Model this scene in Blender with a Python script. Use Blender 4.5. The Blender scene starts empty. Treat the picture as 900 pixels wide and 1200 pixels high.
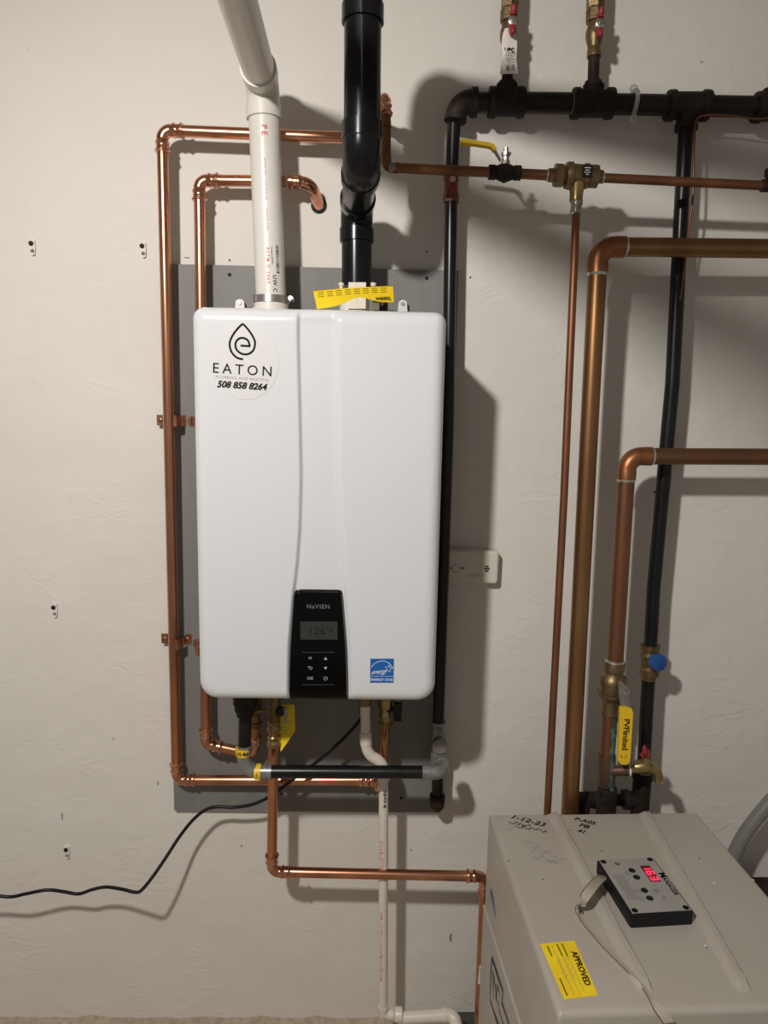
import bpy, math, random
from mathutils import Vector, Matrix, noise
random.seed(4)
SC = bpy.context.scene
# ------------------------------------------------------------------ camera, light, exposure
H = 1.54                      # lens height above the floor
DIST = 1.60                   # lens to wall
FPX = 837.4                   # focal length in pixels of a 900x1200 frame
PITCH, YAW, ROLL = .148, .0204, .0193
fw = Vector((math.sin(YAW)*math.cos(PITCH), math.cos(YAW)*math.cos(PITCH), -math.sin(PITCH)))
rt0 = Vector((math.cos(YAW), -math.sin(YAW), 0)); up0 = rt0.cross(fw)
rt = math.cos(ROLL)*rt0 + math.sin(ROLL)*up0
up = -math.sin(ROLL)*rt0 + math.cos(ROLL)*up0
EYE = Vector((0, -DIST, H))
cam = bpy.data.cameras.new('camera'); camo = bpy.data.objects.new('camera', cam)
SC.collection.objects.link(camo); SC.camera = camo
cam.sensor_fit = 'VERTICAL'; cam.sensor_height = 24; cam.lens = FPX/1200*24
cam.clip_start = .01
camo.matrix_world = Matrix(((rt.x, up.x, -fw.x, EYE.x), (rt.y, up.y, -fw.y, EYE.y), (rt.z, up.z, -fw.z, EYE.z), (0, 0, 0, 1)))

W = bpy.data.worlds.new('world'); SC.world = W; W.use_nodes = True
W.node_tree.nodes['Background'].inputs[0].default_value = (1.0, .95, .90, 1)
W.node_tree.nodes['Background'].inputs[1].default_value = .19

bulb = bpy.data.lights.new('bulb', 'SPOT'); bulbo = bpy.data.objects.new('bulb', bulb)
SC.collection.objects.link(bulbo)
bulbo.location = (-.566, -1.717, H+.772); bulb.energy = 110; bulb.shadow_soft_size = .045
bulb.spot_size = math.radians(165); bulb.spot_blend = 1.0
bulbo.rotation_euler = (Vector((-.15, 0, .35))-bulbo.location).to_track_quat('-Z', 'Y').to_euler()      # floodlight tilted down at the wall
bulb.color = (1, .965, .92)

SC.view_settings.view_transform = 'Standard'; SC.view_settings.look = 'None'
SC.view_settings.exposure = 0.23; SC.view_settings.gamma = 1; SC.view_settings.use_curve_mapping = False

# ------------------------------------------------------------------ measuring helpers (photo point + real distance from the wall -> metres)
def ray(px, py): return rt*((px-450)/FPX) - up*((py-600)/FPX) + fw
def P(px, py, d):
    r = ray(px, py); return EYE + r*((DIST-d)/r.y)
def PZ(px, py, z):
    r = ray(px, py); return EYE + r*((z-H)/r.z)
def PX(px, py, p0, n):
    r = ray(px, py); return EYE + r*((p0-EYE).dot(n)/r.dot(n))

# ------------------------------------------------------------------ materials
def mat(name, col, rough=.5, metal=0., col2=None, nscale=20., nlo=.35, nhi=.65, bump=0., bscale=60., coat=0., stretch=(1, 1, 1), rvar=0., emit=None, estr=0., spec=.5, alpha=1., trans=0., detail=5.):
    m = bpy.data.materials.new(name); m.use_nodes = True
    nt = m.node_tree; N = nt.nodes; L = nt.links; b = N['Principled BSDF']
    b.inputs['Base Color'].default_value = (*col, 1); b.inputs['Roughness'].default_value = rough
    b.inputs['Metallic'].default_value = metal; b.inputs['Coat Weight'].default_value = coat
    b.inputs['Coat Roughness'].default_value = .08
    b.inputs['Specular IOR Level'].default_value = spec
    b.inputs['Alpha'].default_value = alpha; b.inputs['Transmission Weight'].default_value = trans
    if emit: b.inputs['Emission Color'].default_value = (*emit, 1); b.inputs['Emission Strength'].default_value = estr
    tc = N.new('ShaderNodeTexCoord'); mp = N.new('ShaderNodeMapping'); L.new(tc.outputs['Object'], mp.inputs[0])
    mp.inputs['Scale'].default_value = stretch
    if col2:
        n = N.new('ShaderNodeTexNoise'); n.inputs['Scale'].default_value = nscale; n.inputs['Detail'].default_value = detail
        L.new(mp.outputs[0], n.inputs['Vector'])
        r = N.new('ShaderNodeValToRGB'); r.color_ramp.elements[0].position = nlo; r.color_ramp.elements[1].position = nhi
        r.color_ramp.elements[0].color = (*col, 1); r.color_ramp.elements[1].color = (*col2, 1)
        L.new(n.outputs[0], r.inputs[0]); L.new(r.outputs[0], b.inputs['Base Color'])
        if rvar:
            mr = N.new('ShaderNodeMapRange'); mr.inputs['To Min'].default_value = rough-rvar; mr.inputs['To Max'].default_value = rough+rvar
            L.new(n.outputs[0], mr.inputs[0]); L.new(mr.outputs[0], b.inputs['Roughness'])
    if bump:
        n2 = N.new('ShaderNodeTexNoise'); n2.inputs['Scale'].default_value = bscale; n2.inputs['Detail'].default_value = 4
        L.new(mp.outputs[0], n2.inputs['Vector'])
        bp = N.new('ShaderNodeBump'); bp.inputs['Strength'].default_value = bump; bp.inputs['Distance'].default_value = .002
        L.new(n2.outputs[0], bp.inputs['Height']); L.new(bp.outputs[0], b.inputs['Normal'])
    return m

M = {}
M['copper'] = mat('copper', (.70, .34, .205), .25, 1, (.46, .21, .13), 14, .35, .7, stretch=(1, 1, .5), rvar=.08)
M['fitting'] = mat('copper_fitting', (.75, .38, .25), .2, 1, (.50, .23, .15), 40, .4, .7, rvar=.06)
M['aged'] = mat('aged_copper', (.16, .075, .038), .42, .75, (.27, .115, .055), 18, .35, .7, stretch=(1, 1, .6), rvar=.1)
M['riser'] = mat('riser_copper', (.20, .085, .045), .42, .7, (.28, .115, .055), 14, .35, .7, stretch=(1, 1, .5), rvar=.1)
M['bronzed'] = mat('bronzed_copper', (.33, .185, .08), .36, .85, (.19, .085, .035), 9, .35, .72, stretch=(1, 1, .35), rvar=.12)
M['rusty'] = mat('red_copper', (.25, .11, .055), .42, .75, (.17, .085, .045), 12, .35, .7, stretch=(1, 1, .5), rvar=.1)
M['rustelbow'] = mat('elbow_copper', (.34, .14, .06), .4, .8, (.23, .09, .04), 22, .35, .7, rvar=.08)
M['brass'] = mat('old_brass', (.24, .17, .085), .42, .8, (.15, .10, .05), 45, .35, .7, bump=.3, bscale=200, rvar=.1)
M['brassnew'] = mat('brass', (.42, .31, .14), .33, .9, (.27, .19, .08), 45, .35, .7, rvar=.1)
M['solder'] = mat('solder', (.62, .6, .56), .35, .8)
M['iron'] = mat('black_iron', (.008, .007, .007), .45, .0, (.018, .015, .013), 30, .35, .7, bump=.15, bscale=150, rvar=.1, spec=.25)
M['castiron'] = mat('cast_iron', (.016, .011, .009), .6, .0, (.030, .020, .015), 45, .35, .7, bump=.5, bscale=180, spec=.18)
M['ironpipe'] = mat('black_pipe', (.005, .005, .005), .3, 0, (.009, .009, .009), 20, .35, .7, rvar=.06, spec=.35)
M['abs'] = mat('black_plastic_pipe', (.005, .005, .006), .22, 0, (.007, .007, .008), 30, .4, .6, rvar=.04, spec=.3)
M['pvc'] = mat('white_plastic_pipe', (.71, .68, .62), .33, 0, (.66, .63, .57), 8, .3, .7)
M['cpvc'] = mat('drain_plastic', (.72, .66, .57), .35, 0, (.66, .6, .52), 8, .3, .7)
M['enamel'] = mat('white_enamel', (.645, .65, .66), .16, 0, coat=.3)
M['enameldull'] = mat('white_sheet_metal', (.66, .66, .65), .4, 0)
M['panel'] = mat('gloss_black', (.002, .002, .0022), .1, 0, spec=.16)
M['lcd'] = mat('display_grey', (.034, .037, .032), .4, 0, spec=.2)
M['lcddark'] = mat('display_digit', (.006, .007, .006), .5)
M['icon'] = mat('icon_grey', (.42, .42, .42), .5)
M['icondim'] = mat('icon_dim', (.12, .12, .12), .4)
M['ink'] = mat('black_ink', (.006, .006, .006), .7, spec=.15)
M['inkfaint'] = mat('pencil_mark', (.22, .205, .18), .7)
M['inkred'] = mat('red_ink', (.52, .10, .09), .5)
M['blue'] = mat('label_blue', (.008, .11, .38), .4)
M['whiteink'] = mat('white_print', (.75, .75, .75), .5)
M['sticker'] = mat('clear_sticker', (.645, .635, .625), .22)
M['yellow'] = mat('yellow_card', (.90, .66, .012), .55, 0, (.82, .56, .01), 25, .3, .7)
M['yellowdip'] = mat('yellow_vinyl', (.78, .50, .015), .4)
M['grey'] = mat('grey_press_fitting', (.30, .295, .285), .32, .5, (.21, .205, .195), 40, .3, .7, rvar=.08)
M['steel'] = mat('steel', (.55, .53, .50), .28, .95)
M['red'] = mat('red_handle', (.27, .02, .028), .45)
M['bluedip'] = mat('blue_handle', (.008, .07, .25), .35)
M['paper'] = mat('paper', (.72, .66, .62), .7)
M['rubber'] = mat('black_rubber', (.006, .006, .007), .4, spec=.3)
M['alarm'] = mat('ivory_plastic', (.62, .585, .50), .45)
M['beige'] = mat('beige_plastic', (.70, .62, .50), .45)
M['verd'] = mat('verdigris', (.035, .07, .058), .9, 0, (.15, .24, .19), 45, .45, .75, bump=.8, bscale=200)
M['verdpipe'] = mat('stained_copper', (.12, .06, .038), .5, .5, (.05, .08, .065), 25, .5, .62, bump=.2, stretch=(1, 1, .35))
M['cab'] = mat('warm_grey_painted_steel', (.42, .385, .335), .42, 0, (.385, .35, .30), 6, .35, .7, bump=.04, bscale=300)
M['module'] = mat('module_face', (.33, .315, .29), .4, 0, (.29, .275, .25), 20, .3, .7)
M['modblk'] = mat('module_black', (.007, .007, .008), .45, spec=.3)
M['led'] = mat('red_digit', (.9, .02, .05), .5, emit=(1, .02, .06), estr=2.2)
M['ledbg'] = mat('digit_window', (.12, .01, .015), .4)
M['ribbon'] = mat('ribbon_grey', (.36, .315, .26), .5)
M['ribbonred'] = mat('ribbon_edge', (.13, .045, .03), .5)
M['conduit'] = mat('grey_conduit', (.19, .18, .165), .4)
M['clear'] = mat('clear_plastic', (.7, .7, .7), .15, 0, trans=.5, alpha=.75)
M['hole'] = mat('dark_hole', (.02, .018, .016), .9)
M['pad'] = mat('dark_pad', (.055, .062, .058), .8, 0, (.04, .046, .043), 30, bump=.3)
M['concrete'] = mat('concrete', (.34, .27, .19), .9, 0, (.46, .38, .28), 60, .35, .7, bump=1., bscale=120)
M['ceiling'] = mat('ceiling_board', (.42, .38, .33), .9)
M['board'] = mat('grey_painted_board', (.165, .160, .148), .6, 0, (.195, .188, .172), 5, .3, .75, bump=.25, bscale=40, stretch=(6, 6, .6))

def wall_material():
    m = bpy.data.materials.new('painted_plaster'); m.use_nodes = True
    nt = m.node_tree; N = nt.nodes; L = nt.links; b = N['Principled BSDF']; b.inputs['Roughness'].default_value = .62
    b.inputs['Specular IOR Level'].default_value = .3
    tc = N.new('ShaderNodeTexCoord')
    def noisen(sc, det=4, dist=0., st=(1, 1, 1)):
        mp = N.new('ShaderNodeMapping'); mp.inputs['Scale'].default_value = st; L.new(tc.outputs['Object'], mp.inputs[0])
        n = N.new('ShaderNodeTexNoise'); n.inputs['Scale'].default_value = sc; n.inputs['Detail'].default_value = det; n.inputs['Distortion'].default_value = dist
        L.new(mp.outputs[0], n.inputs['Vector']); return n.outputs[0]
    def ramp(src, a, c0, c, c1):
        r = N.new('ShaderNodeValToRGB'); r.color_ramp.elements[0].position = a; r.color_ramp.elements[1].position = c
        r.color_ramp.elements[0].color = (*c0, 1); r.color_ramp.elements[1].color = (*c1, 1); L.new(src, r.inputs[0]); return r.outputs[0]
    base = ramp(noisen(2.2, 6, .4), .3, (.655, .622, .570), .7, (.695, .662, .608))
    # small scattered scuffs
    sc = ramp(noisen(22, 3, .8), .735, (0, 0, 0), .80, (1, 1, 1))
    mx = N.new('ShaderNodeMix'); mx.data_type = 'RGBA'; mx.blend_type = 'MIX'
    mm = N.new('ShaderNodeMath'); mm.operation = 'MULTIPLY'; mm.inputs[1].default_value = .35; L.new(sc, mm.inputs[0])
    L.new(mm.outputs[0], mx.inputs[0]); L.new(base, mx.inputs[6]); mx.inputs[7].default_value = (.40, .36, .31, 1)
    L.new(mx.outputs[2], b.inputs['Base Color'])
    # trowel relief: broad undulation + thin ridges in patches + fine grain
    ridg = N.new('ShaderNodeMath'); ridg.operation = 'ABSOLUTE'
    s1 = N.new('ShaderNodeMath'); s1.operation = 'SUBTRACT'; s1.inputs[1].default_value = .5; L.new(noisen(7, 2.5, .9, (1, 1, 2.4)), s1.inputs[0]); L.new(s1.outputs[0], ridg.inputs[0])
    rl = ramp(ridg.outputs[0], 0., (1, 1, 1), .05, (0, 0, 0))
    mask = ramp(noisen(6.5, 3), .47, (0, 0, 0), .66, (1, 1, 1))
    rm = N.new('ShaderNodeMath'); rm.operation = 'MULTIPLY'; L.new(rl, rm.inputs[0]); L.new(mask, rm.inputs[1])
    b1 = N.new('ShaderNodeBump'); b1.inputs['Strength'].default_value = .5; b1.inputs['Distance'].default_value = .0012; L.new(rm.outputs[0], b1.inputs['Height'])
    b2 = N.new('ShaderNodeBump'); b2.inputs['Strength'].default_value = .7; b2.inputs['Distance'].default_value = .009; L.new(noisen(7, 3), b2.inputs['Height']); L.new(b1.outputs[0], b2.inputs['Normal'])
    b3 = N.new('ShaderNodeBump'); b3.inputs['Strength'].default_value = .18; b3.inputs['Distance'].default_value = .002; L.new(noisen(120, 4), b3.inputs['Height']); L.new(b2.outputs[0], b3.inputs['Normal'])
    L.new(b3.outputs[0], b.inputs['Normal'])
    return m
M['wall'] = wall_material()

# ------------------------------------------------------------------ geometry helpers
def frame(axis):
    a = axis.normalized(); h = Vector((0, 0, 1)) if abs(a.z) < .9 else Vector((1, 0, 0))
    u = a.cross(h).normalized(); return a, u, a.cross(u)
class G:
    def __init__(s): s.v = []; s.f = []
    def sweep(s, pts, rad, seg=28, cap=True):
        n = len(pts); pts = [Vector(p) for p in pts]
        if not isinstance(rad, (list, tuple)): rad = [rad]*n
        T = []
        for i in range(n):
            a = b = None
            for j in range(i, 0, -1):
                if (pts[i]-pts[j-1]).length > 1e-6: a = (pts[i]-pts[j-1]).normalized(); break
            for j in range(i, n-1):
                if (pts[j+1]-pts[i]).length > 1e-6: b = (pts[j+1]-pts[i]).normalized(); break
            T.append(((a or b)+(b or a)).normalized())
        _, u, _ = frame(T[0]); b0 = len(s.v)
        for i in range(n):
            u = (u - T[i]*u.dot(T[i])).normalized(); w = T[i].cross(u)
            for k in range(seg):
                t = 2*math.pi*k/seg; s.v.append(pts[i] + (u*math.cos(t)+w*math.sin(t))*rad[i])
        for i in range(n-1):
            for k in range(seg):
                k2 = (k+1) % seg; s.f.append((b0+i*seg+k, b0+i*seg+k2, b0+(i+1)*seg+k2, b0+(i+1)*seg+k))
        if cap:
            s.f.append(tuple(b0+k for k in range(seg))[::-1]); s.f.append(tuple(b0+(n-1)*seg+k for k in range(seg)))
        return s
    def lathe(s, o, ax, prof, seg=28, cap=True):   # prof: (distance along the axis, radius)
        a = ax.normalized(); return s.sweep([o+a*t for t, _ in prof], [r for _, r in prof], seg, cap) if len(prof) > 1 else s
    def box(s, c, hx, hy, hz, X=None, Y=None, Z=None):
        X = X or Vector((1, 0, 0)); Y = Y or Vector((0, 1, 0)); Z = Z or Vector((0, 0, 1)); b = len(s.v)
        for i in (-1, 1):
            for j in (-1, 1):
                for k in (-1, 1): s.v.append(c+X*hx*i+Y*hy*j+Z*hz*k)
        for q in ((0, 1, 3, 2), (4, 6, 7, 5), (0, 4, 5, 1), (2, 3, 7, 6), (0, 2, 6, 4), (1, 5, 7, 3)): s.f.append(tuple(b+i for i in q))
        return s
    def prism(s, poly, n, th):      # polygon of 3D points thickened against n
        b = len(s.v); m = len(poly); n = n.normalized()
        s.v += [Vector(p) for p in poly] + [Vector(p)-n*th for p in poly]
        s.f.append(tuple(b+i for i in range(m))); s.f.append(tuple(b+m+i for i in range(m))[::-1])
        for i in range(m): j = (i+1) % m; s.f.append((b+i, b+m+i, b+m+j, b+j))
        return s
    def ribbon(s, pts, wd, n):      # flat stroke of width wd lying in the plane of normal n
        b = len(s.v); pts = [Vector(p) for p in pts]; m = len(pts)
        for i in range(m):
            t = (pts[min(i+1, m-1)]-pts[max(i-1, 0)]).normalized(); q = n.cross(t).normalized()*wd/2
            s.v += [pts[i]+q, pts[i]-q]
        for i in range(m-1): s.f.append((b+2*i, b+2*i+1, b+2*i+3, b+2*i+2))
        return s
    def ribbonw(s, pts, dirs):      # band with an explicit half-width vector at each point
        b = len(s.v); m = len(pts)
        for p, q in zip(pts, dirs): s.v += [p+q, p-q]
        for i in range(m-1): s.f.append((b+2*i, b+2*i+1, b+2*i+3, b+2*i+2))
        return s

def mesh_of(g, name, origin, m, smooth=38):
    me = bpy.data.meshes.new(name); me.from_pydata([tuple(v-origin) for v in g.v], [], g.f); me.update()
    if smooth:
        for p in me.polygons: p.use_smooth = True
        me.set_sharp_from_angle(angle=math.radians(smooth))
    me.materials.append(m); return me
def tag(o, label=None, cat=None, group=None, kind=None):
    if label: o['label'] = label
    if cat: o['category'] = cat
    if group: o['group'] = group
    if kind: o['kind'] = kind
    return o
class Thing:
    def __init__(s, name, label, cat, base, group=None):
        s.o = bpy.data.objects.new(name, None); SC.collection.objects.link(s.o); s.b = Vector(base); s.o.location = s.b
        s.o.empty_display_size = .02
        tag(s.o, label, cat, group)
    def part(s, name, g, m, parent=None, label=None, smooth=38):
        ob = bpy.data.objects.new(name, mesh_of(g, name, s.b, M[m] if isinstance(m, str) else m, smooth)); SC.collection.objects.link(ob)
        ob.parent = parent or s.o
        if label: ob['label'] = label
        return ob
def single(name, g, m, label, cat, base, group=None, smooth=38):
    base = Vector(base); ob = bpy.data.objects.new(name, mesh_of(g, name, base, M[m], smooth)); ob.location = base
    SC.collection.objects.link(ob); return tag(ob, label, cat, group)

def text_mesh(body, size, bold=0., shear=0., space=1., res=3):
    c = bpy.data.curves.new('t', 'FONT'); c.body = body; c.size = size; c.offset = bold; c.shear = shear; c.space_character = space
    c.align_x = 'CENTER'; c.align_y = 'CENTER'; c.resolution_u = res
    o = bpy.data.objects.new('t', c); SC.collection.objects.link(o)
    dg = bpy.context.evaluated_depsgraph_get(); me = bpy.data.meshes.new_from_object(o.evaluated_get(dg))
    vs = [v.co.copy() for v in me.vertices]; fs = [tuple(p.vertices) for p in me.polygons]
    bpy.data.objects.remove(o); bpy.data.curves.remove(c); bpy.data.meshes.remove(me)
    return vs, fs
def text(g, body, size, o, R_, U_, **k):
    vs, fs = text_mesh(body, size, **k); b = len(g.v)
    for v in vs: g.v.append(o+R_*v.x+U_*v.y)
    g.f += [tuple(b+i for i in f) for f in fs]; return g
def text_cyl(g, body, size, A, down, r, th, face, **k):
    """lettering reading along 'down' on a round pipe whose axis passes A; 'face' points at the viewer"""
    side = down.cross(face).normalized()*-1; vs, fs = text_mesh(body, size, **k); b = len(g.v)
    for v in vs:
        a = th + v.y/r
        g.v.append(A + down*v.x + (face*math.cos(a)+side*math.sin(a))*(r+.0004))
    g.f += [tuple(b+i for i in f) for f in fs]; return g

# pipe run: straight lengths plus a fitting at every corner
def arc(A, C, B, rad, n=10):
    u = (A-C).normalized(); w = (B-C).normalized(); ang = u.angle(w); t = rad/math.tan(ang/2)
    p0 = C+u*t; p1 = C+w*t; cen = C+(u+w).normalized()*(rad/math.sin(ang/2)); a0 = p0-cen; a1 = p1-cen
    tot = a0.angle(a1); out = []
    for i in range(n+1):
        f = i/n; out.append(cen+(a0*math.sin((1-f)*tot)+a1*math.sin(f*tot))/math.sin(tot))
    return out, t
def fitting_profile(style, r):
    if style == 'press':
        return [(2.35, 1.02), (2.3, 1.13), (2.1, 1.13), (2.0, 1.34), (1.75, 1.38), (1.6, 1.17), (1.2, 1.14), (1.05, 1.10), (.75, 1.15), (.45, 1.30), (.2, 1.14), (0, 1.07)], 1.07
    if style == 'sweat': return [(1.15, 1.03), (1.12, 1.12), (.15, 1.12), (0, 1.09)], 1.09
    if style == 'thread': return [(1.0, 1.0), (1.0, 1.45), (.95, 1.50), (.5, 1.50), (.42, 1.34), (0, 1.32)], 1.32
    if style == 'dwv': return [(.95, 1.02), (.95, 1.13), (.1, 1.13), (.06, 1.07), (0, 1.06)], 1.06
    if style == 'greypress': return [(1.9, 1.02), (1.9, 1.16), (1.6, 1.16), (1.58, 1.10), (1.1, 1.10), (1.05, 1.2), (.75, 1.2), (.7, 1.1), (0, 1.08)], 1.1
    return [(0, 1.0)], 1.0
def elbow(T, A, C, B, r, style, m, bend, name='elbow', extra=None, seg=32):
    pts, t = arc(A, C, B, bend); prof, mid = fitting_profile(style, r)
    u = (A-C).normalized(); w = (B-C).normalized()
    path = [pts[0]+u*a*r for a, _ in prof]; rad = [b*r for _, b in prof]
    path += pts[1:-1]; rad += [mid*r]*(len(pts)-2)
    path += [pts[-1]+w*a*r for a, _ in reversed(prof)]; rad += [b*r for _, b in reversed(prof)]
    e = T.part(name, G().sweep(path, rad, seg), m)
    if extra == 'solder':
        for p, q in ((pts[0], u), (pts[-1], w)):
            T.part('solder_ring', G().lathe(p+q*1.1*r, q, [(0, r*1.0), (0, r*1.13), (.12*r, r*1.10), (.28*r, r*1.0)], 24), 'solder', e)
    return pts, t
def run(T, pts, r, m, bend=None, style='press', mf=None, extra=None, name='pipe', ename='elbow'):
    bend = bend or r*1.6; pts = [Vector(p) for p in pts]; cut = [0]*len(pts)
    for i in range(1, len(pts)-1):
        _, cut[i] = elbow(T, pts[i-1], pts[i], pts[i+1], r, style, mf or m, bend, ename, extra)
    for i in range(len(pts)-1):
        d = (pts[i+1]-pts[i]); L = d.length; d.normalize(); a = pts[i]+d*cut[i]; b = pts[i+1]-d*cut[i+1]
        if (b-a).dot(d) > .004: T.part(name, G().sweep([a, a+(b-a)*.5, b], r, 32), m)
def collar(T, name, o, ax, prof, m, parent=None, seg=32, label=None): return T.part(name, G().lathe(o, ax, prof, seg), m, parent, label)
Zu = Vector((0, 0, 1)); Xr = Vector((1, 0, 0)); Yn = Vector((0, -1, 0))   # up, right, out of the wall

# ------------------------------------------------------------------ the setting
def slab(name, lo, hi, m, kind='structure'):
    lo = Vector(lo); hi = Vector(hi); c = (lo+hi)/2; h = (hi-lo)/2
    ob = bpy.data.objects.new(name, mesh_of(G().box(c, *h), name, Vector((0, 0, 0)), M[m], 0)); SC.collection.objects.link(ob); ob['kind'] = kind; return ob
slab('wall_back', (-2.6, 0, 0), (2.8, .12, 2.62), 'wall')
slab('floor', (-2.6, -3.2, -.1), (2.8, .12, 0), 'concrete')
slab('ceiling', (-2.6, -3.2, 2.62), (2.8, .12, 2.72), 'ceiling')
# crumbly mortar bead where the plaster meets the floor
g = G(); xs = [-1.1+i*.012 for i in range(120)]
b0 = 0
for i, x in enumerate(xs):
    hh = .001+.012*max(0, noise.noise(Vector((x*14, 3, 0))))+.005*max(0, noise.noise(Vector((x*60, 1, 0)))); dd = .004+.008*noise.noise(Vector((x*25, 0, 5)))
    g.v += [Vector((x, .001, hh+.006)), Vector((x, -dd*.5, hh+.003)), Vector((x, -dd-.012, .0)), Vector((x, .001, 0))]
for i in range(len(xs)-1):
    for k in range(4):
        k2 = (k+1) % 4; g.f.append((i*4+k, i*4+k2, i*4+4+k2, i*4+4+k))
ob = bpy.data.objects.new('trim_1', mesh_of(g, 'trim_1', Vector((0, 0, 0)), M['concrete'], 60)); SC.collection.objects.link(ob); ob['kind'] = 'structure'
# skim-coat chips and screw holes in the wall
def chip(px, py, w, h, seed):
    c = P(px, py, 0); n = 9; poly = []
    for i in range(n):
        a = 2*math.pi*i/n; k = .7+.5*noise.noise(Vector((seed*3.1, i*1.7, 0)))
        poly.append(c+Vector((math.cos(a)*w*k, -.0006, math.sin(a)*h*k)))
    return poly
ob_w = bpy.data.objects['wall_back']
for i, (px, py, w, h, mm) in enumerate([(269, 305, .003, .003, 'hole'), (269, 313, .0015, .002, 'hole'), (219, 302, .009, .0012, 'hole'), (500, 295, .0028, .0035, 'hole'),
        (551, 325, .004, .002, 'hole'), (185, 918, .002, .008, 'pad'), (73, 957, .002, .012, 'pad'), (283, 991, .0025, .003, 'hole'), (482, 996, .003, .004, 'inkfaint'),
        (822, 73, .004, .002, 'inkfaint'), (370, 1155, .005, .007, 'beige'), (378, 340, .002, .002, 'hole'), (133, 866, .0015, .004, 'pad'), (528, 1098, .004, .02, 'inkfaint')]):
    poly = chip(px, py, w, h, i)
    q = bpy.data.objects.new('plaster_chip', mesh_of(G().prism(poly[::-1], Yn, .0006), 'plaster_chip', Vector((0, 0, 0)), M[mm], 0)); SC.collection.objects.link(q); q.parent = ob_w

single('housekeeping_pad', G().box(Vector((.62, -.42, .012)), .385, .42, .012), 'pad', 'dark grey low slab on the floor under the grey boiler cabinet', 'pad', (.62, -.42, 0), smooth=0)

# ------------------------------------------------------------------ mounting board
BT = .014
bl, br_, bt_, bb_ = P(187.5, 309, BT).x, .182, P(187, 309, BT).z, P(203, 950, BT).z
T = Thing('mounting_board', 'grey painted plywood board screwed to the wall behind the white water heater', 'board', (0, 0, bb_))
bd = T.part('panel', G().box(Vector(((bl+br_)/2, -BT/2, (bt_+bb_)/2)), (br_-bl)/2, BT/2, (bt_-bb_)/2), 'board', smooth=0)
for px, py in ((269, 322), (500, 326), (276, 885), (330, 930), (260, 760), (470, 935)):
    T.part('screw', G().lathe(P(px, py, BT), Yn, [(-.001, .004), (.0012, .0038), (.0016, .002)], 12), 'hole', smooth=30)

# ------------------------------------------------------------------ curved-edge slabs (heater cover, boiler cabinet)
def soft_slab(O, U, V, N_, w, h, rcs, re, back, hf, nu, nv):
    """rounded rectangle of size w x h centred on O, edge radius re, drawn back by 'back'; hf(u,v) adds relief"""
    rt_, rb_ = rcs if isinstance(rcs, tuple) else (rcs, rcs); rc = max(rt_, rb_)
    def spacing(n, L, e):
        k = 9; a = [e*(1-math.cos(math.pi/2*i/k)) for i in range(k+1)]
        mid = [e+(L-2*e)*i/n for i in range(1, n)]
        return [-L/2+x for x in a+mid]+[L/2-x for x in reversed(a)]
    us = spacing(nu, w, max(re, rc)); vs = spacing(nv, h, max(re, rc)); g = G(); nU, nV = len(us), len(vs)
    for u in us:
        for v0 in vs:
            rc = rt_ if v0 > 0 else rb_
            du = max(0, abs(u)-(w/2-rc)); vm = h/2-rc+math.sqrt(max(0, rc*rc-du*du))
            v = v0*vm/(h/2)
            qx = abs(u)-(w/2-rc); qy = abs(v)-(h/2-rc)
            sd = -(math.hypot(max(qx, 0), max(qy, 0))+min(max(qx, qy), 0)-rc)
            sd = max(0, sd); dr = re-math.sqrt(max(0, re*re-(re-sd)**2)) if sd < re else 0
            g.v.append(O+U*u+V*v+N_*(hf(u, v)*(1 if sd > re else sd/re)-dr))
    for i in range(nU-1):
        for j in range(nV-1):
            a = i*nV+j; g.f.append((a, a+nV, a+nV+1, a+1))
    loop = [i*nV for i in range(nU)]+[(nU-1)*nV+j for j in range(1, nV)]+[i*nV+nV-1 for i in range(nU-2, -1, -1)]+[j for j in range(nV-2, 0, -1)]
    b = len(g.v)
    for k in loop:
        p = g.v[k]; q = p-O; g.v.append(O+U*q.dot(U)+V*q.dot(V)-N_*back)
    m = len(loop)
    for k in range(m): k2 = (k+1) % m; g.f.append((loop[k], b+k, b+k2, loop[k2]))
    g.f.append(tuple(b+k for k in range(m))[::-1])
    return g

def lerp(x, tab):
    if x <= tab[0][0]: return tab[0][1]
    for (a, fa), (b, fb) in zip(tab, tab[1:]):
        if x <= b: return fa+(fb-fa)*(x-a)/(b-a)
    return tab[-1][1]
def ss(a, b, x): t = min(1, max(0, (x-a)/(b-a))); return t*t*(3-2*t)

# ------------------------------------------------------------------ water heater
FD = .325
ux0, ux1 = P(227.5, 590, FD).x, P(517.5, 590, FD).x; uz1, uz0 = P(373, 361, FD).z, P(373, 823.5, FD).z
UC = Vector(((ux0+ux1)/2, -FD, (uz0+uz1)/2)); UW, UH = ux1-ux0, uz1-uz0
T = Thing('water_heater', 'white wall-hung tankless water heater with black control panel and round company sticker', 'water heater', (UC.x, -.03, uz0))
HEAT = T
tabL = sorted([(P(348, y, FD).z-UC.z, P(x, y, FD).x-UC.x) for x, y in ((348, 350), (348, 400), (350, 480), (351.5, 560), (350, 620), (346.5, 665), (342, 700), (337, 760), (336, 840))])
tabR = sorted([(P(390, y, FD).z-UC.z, P(x, y, FD).x-UC.x) for x, y in ((391, 350), (391, 440), (393, 540), (396, 610), (400, 665), (403, 700), (407, 760), (408, 840))])
def cover_relief(u, v):
    xl = lerp(v, tabL); xr = lerp(v, tabR)
    return -.0075*min(ss(xl-.0015, xl+.0055, u), 1-ss(xr-.004, xr+.012, u))
cov = T.part('front_cover', soft_slab(UC, Xr, Zu, Yn, UW, UH, (.021, .036), .022, .245, cover_relief, 220, 60), 'enamel', smooth=60)
T.part('rear_chassis', G().box(Vector((UC.x, -.057, UC.z)), UW/2-.012, .028, UH/2-.012), 'enameldull', smooth=0)
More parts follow.
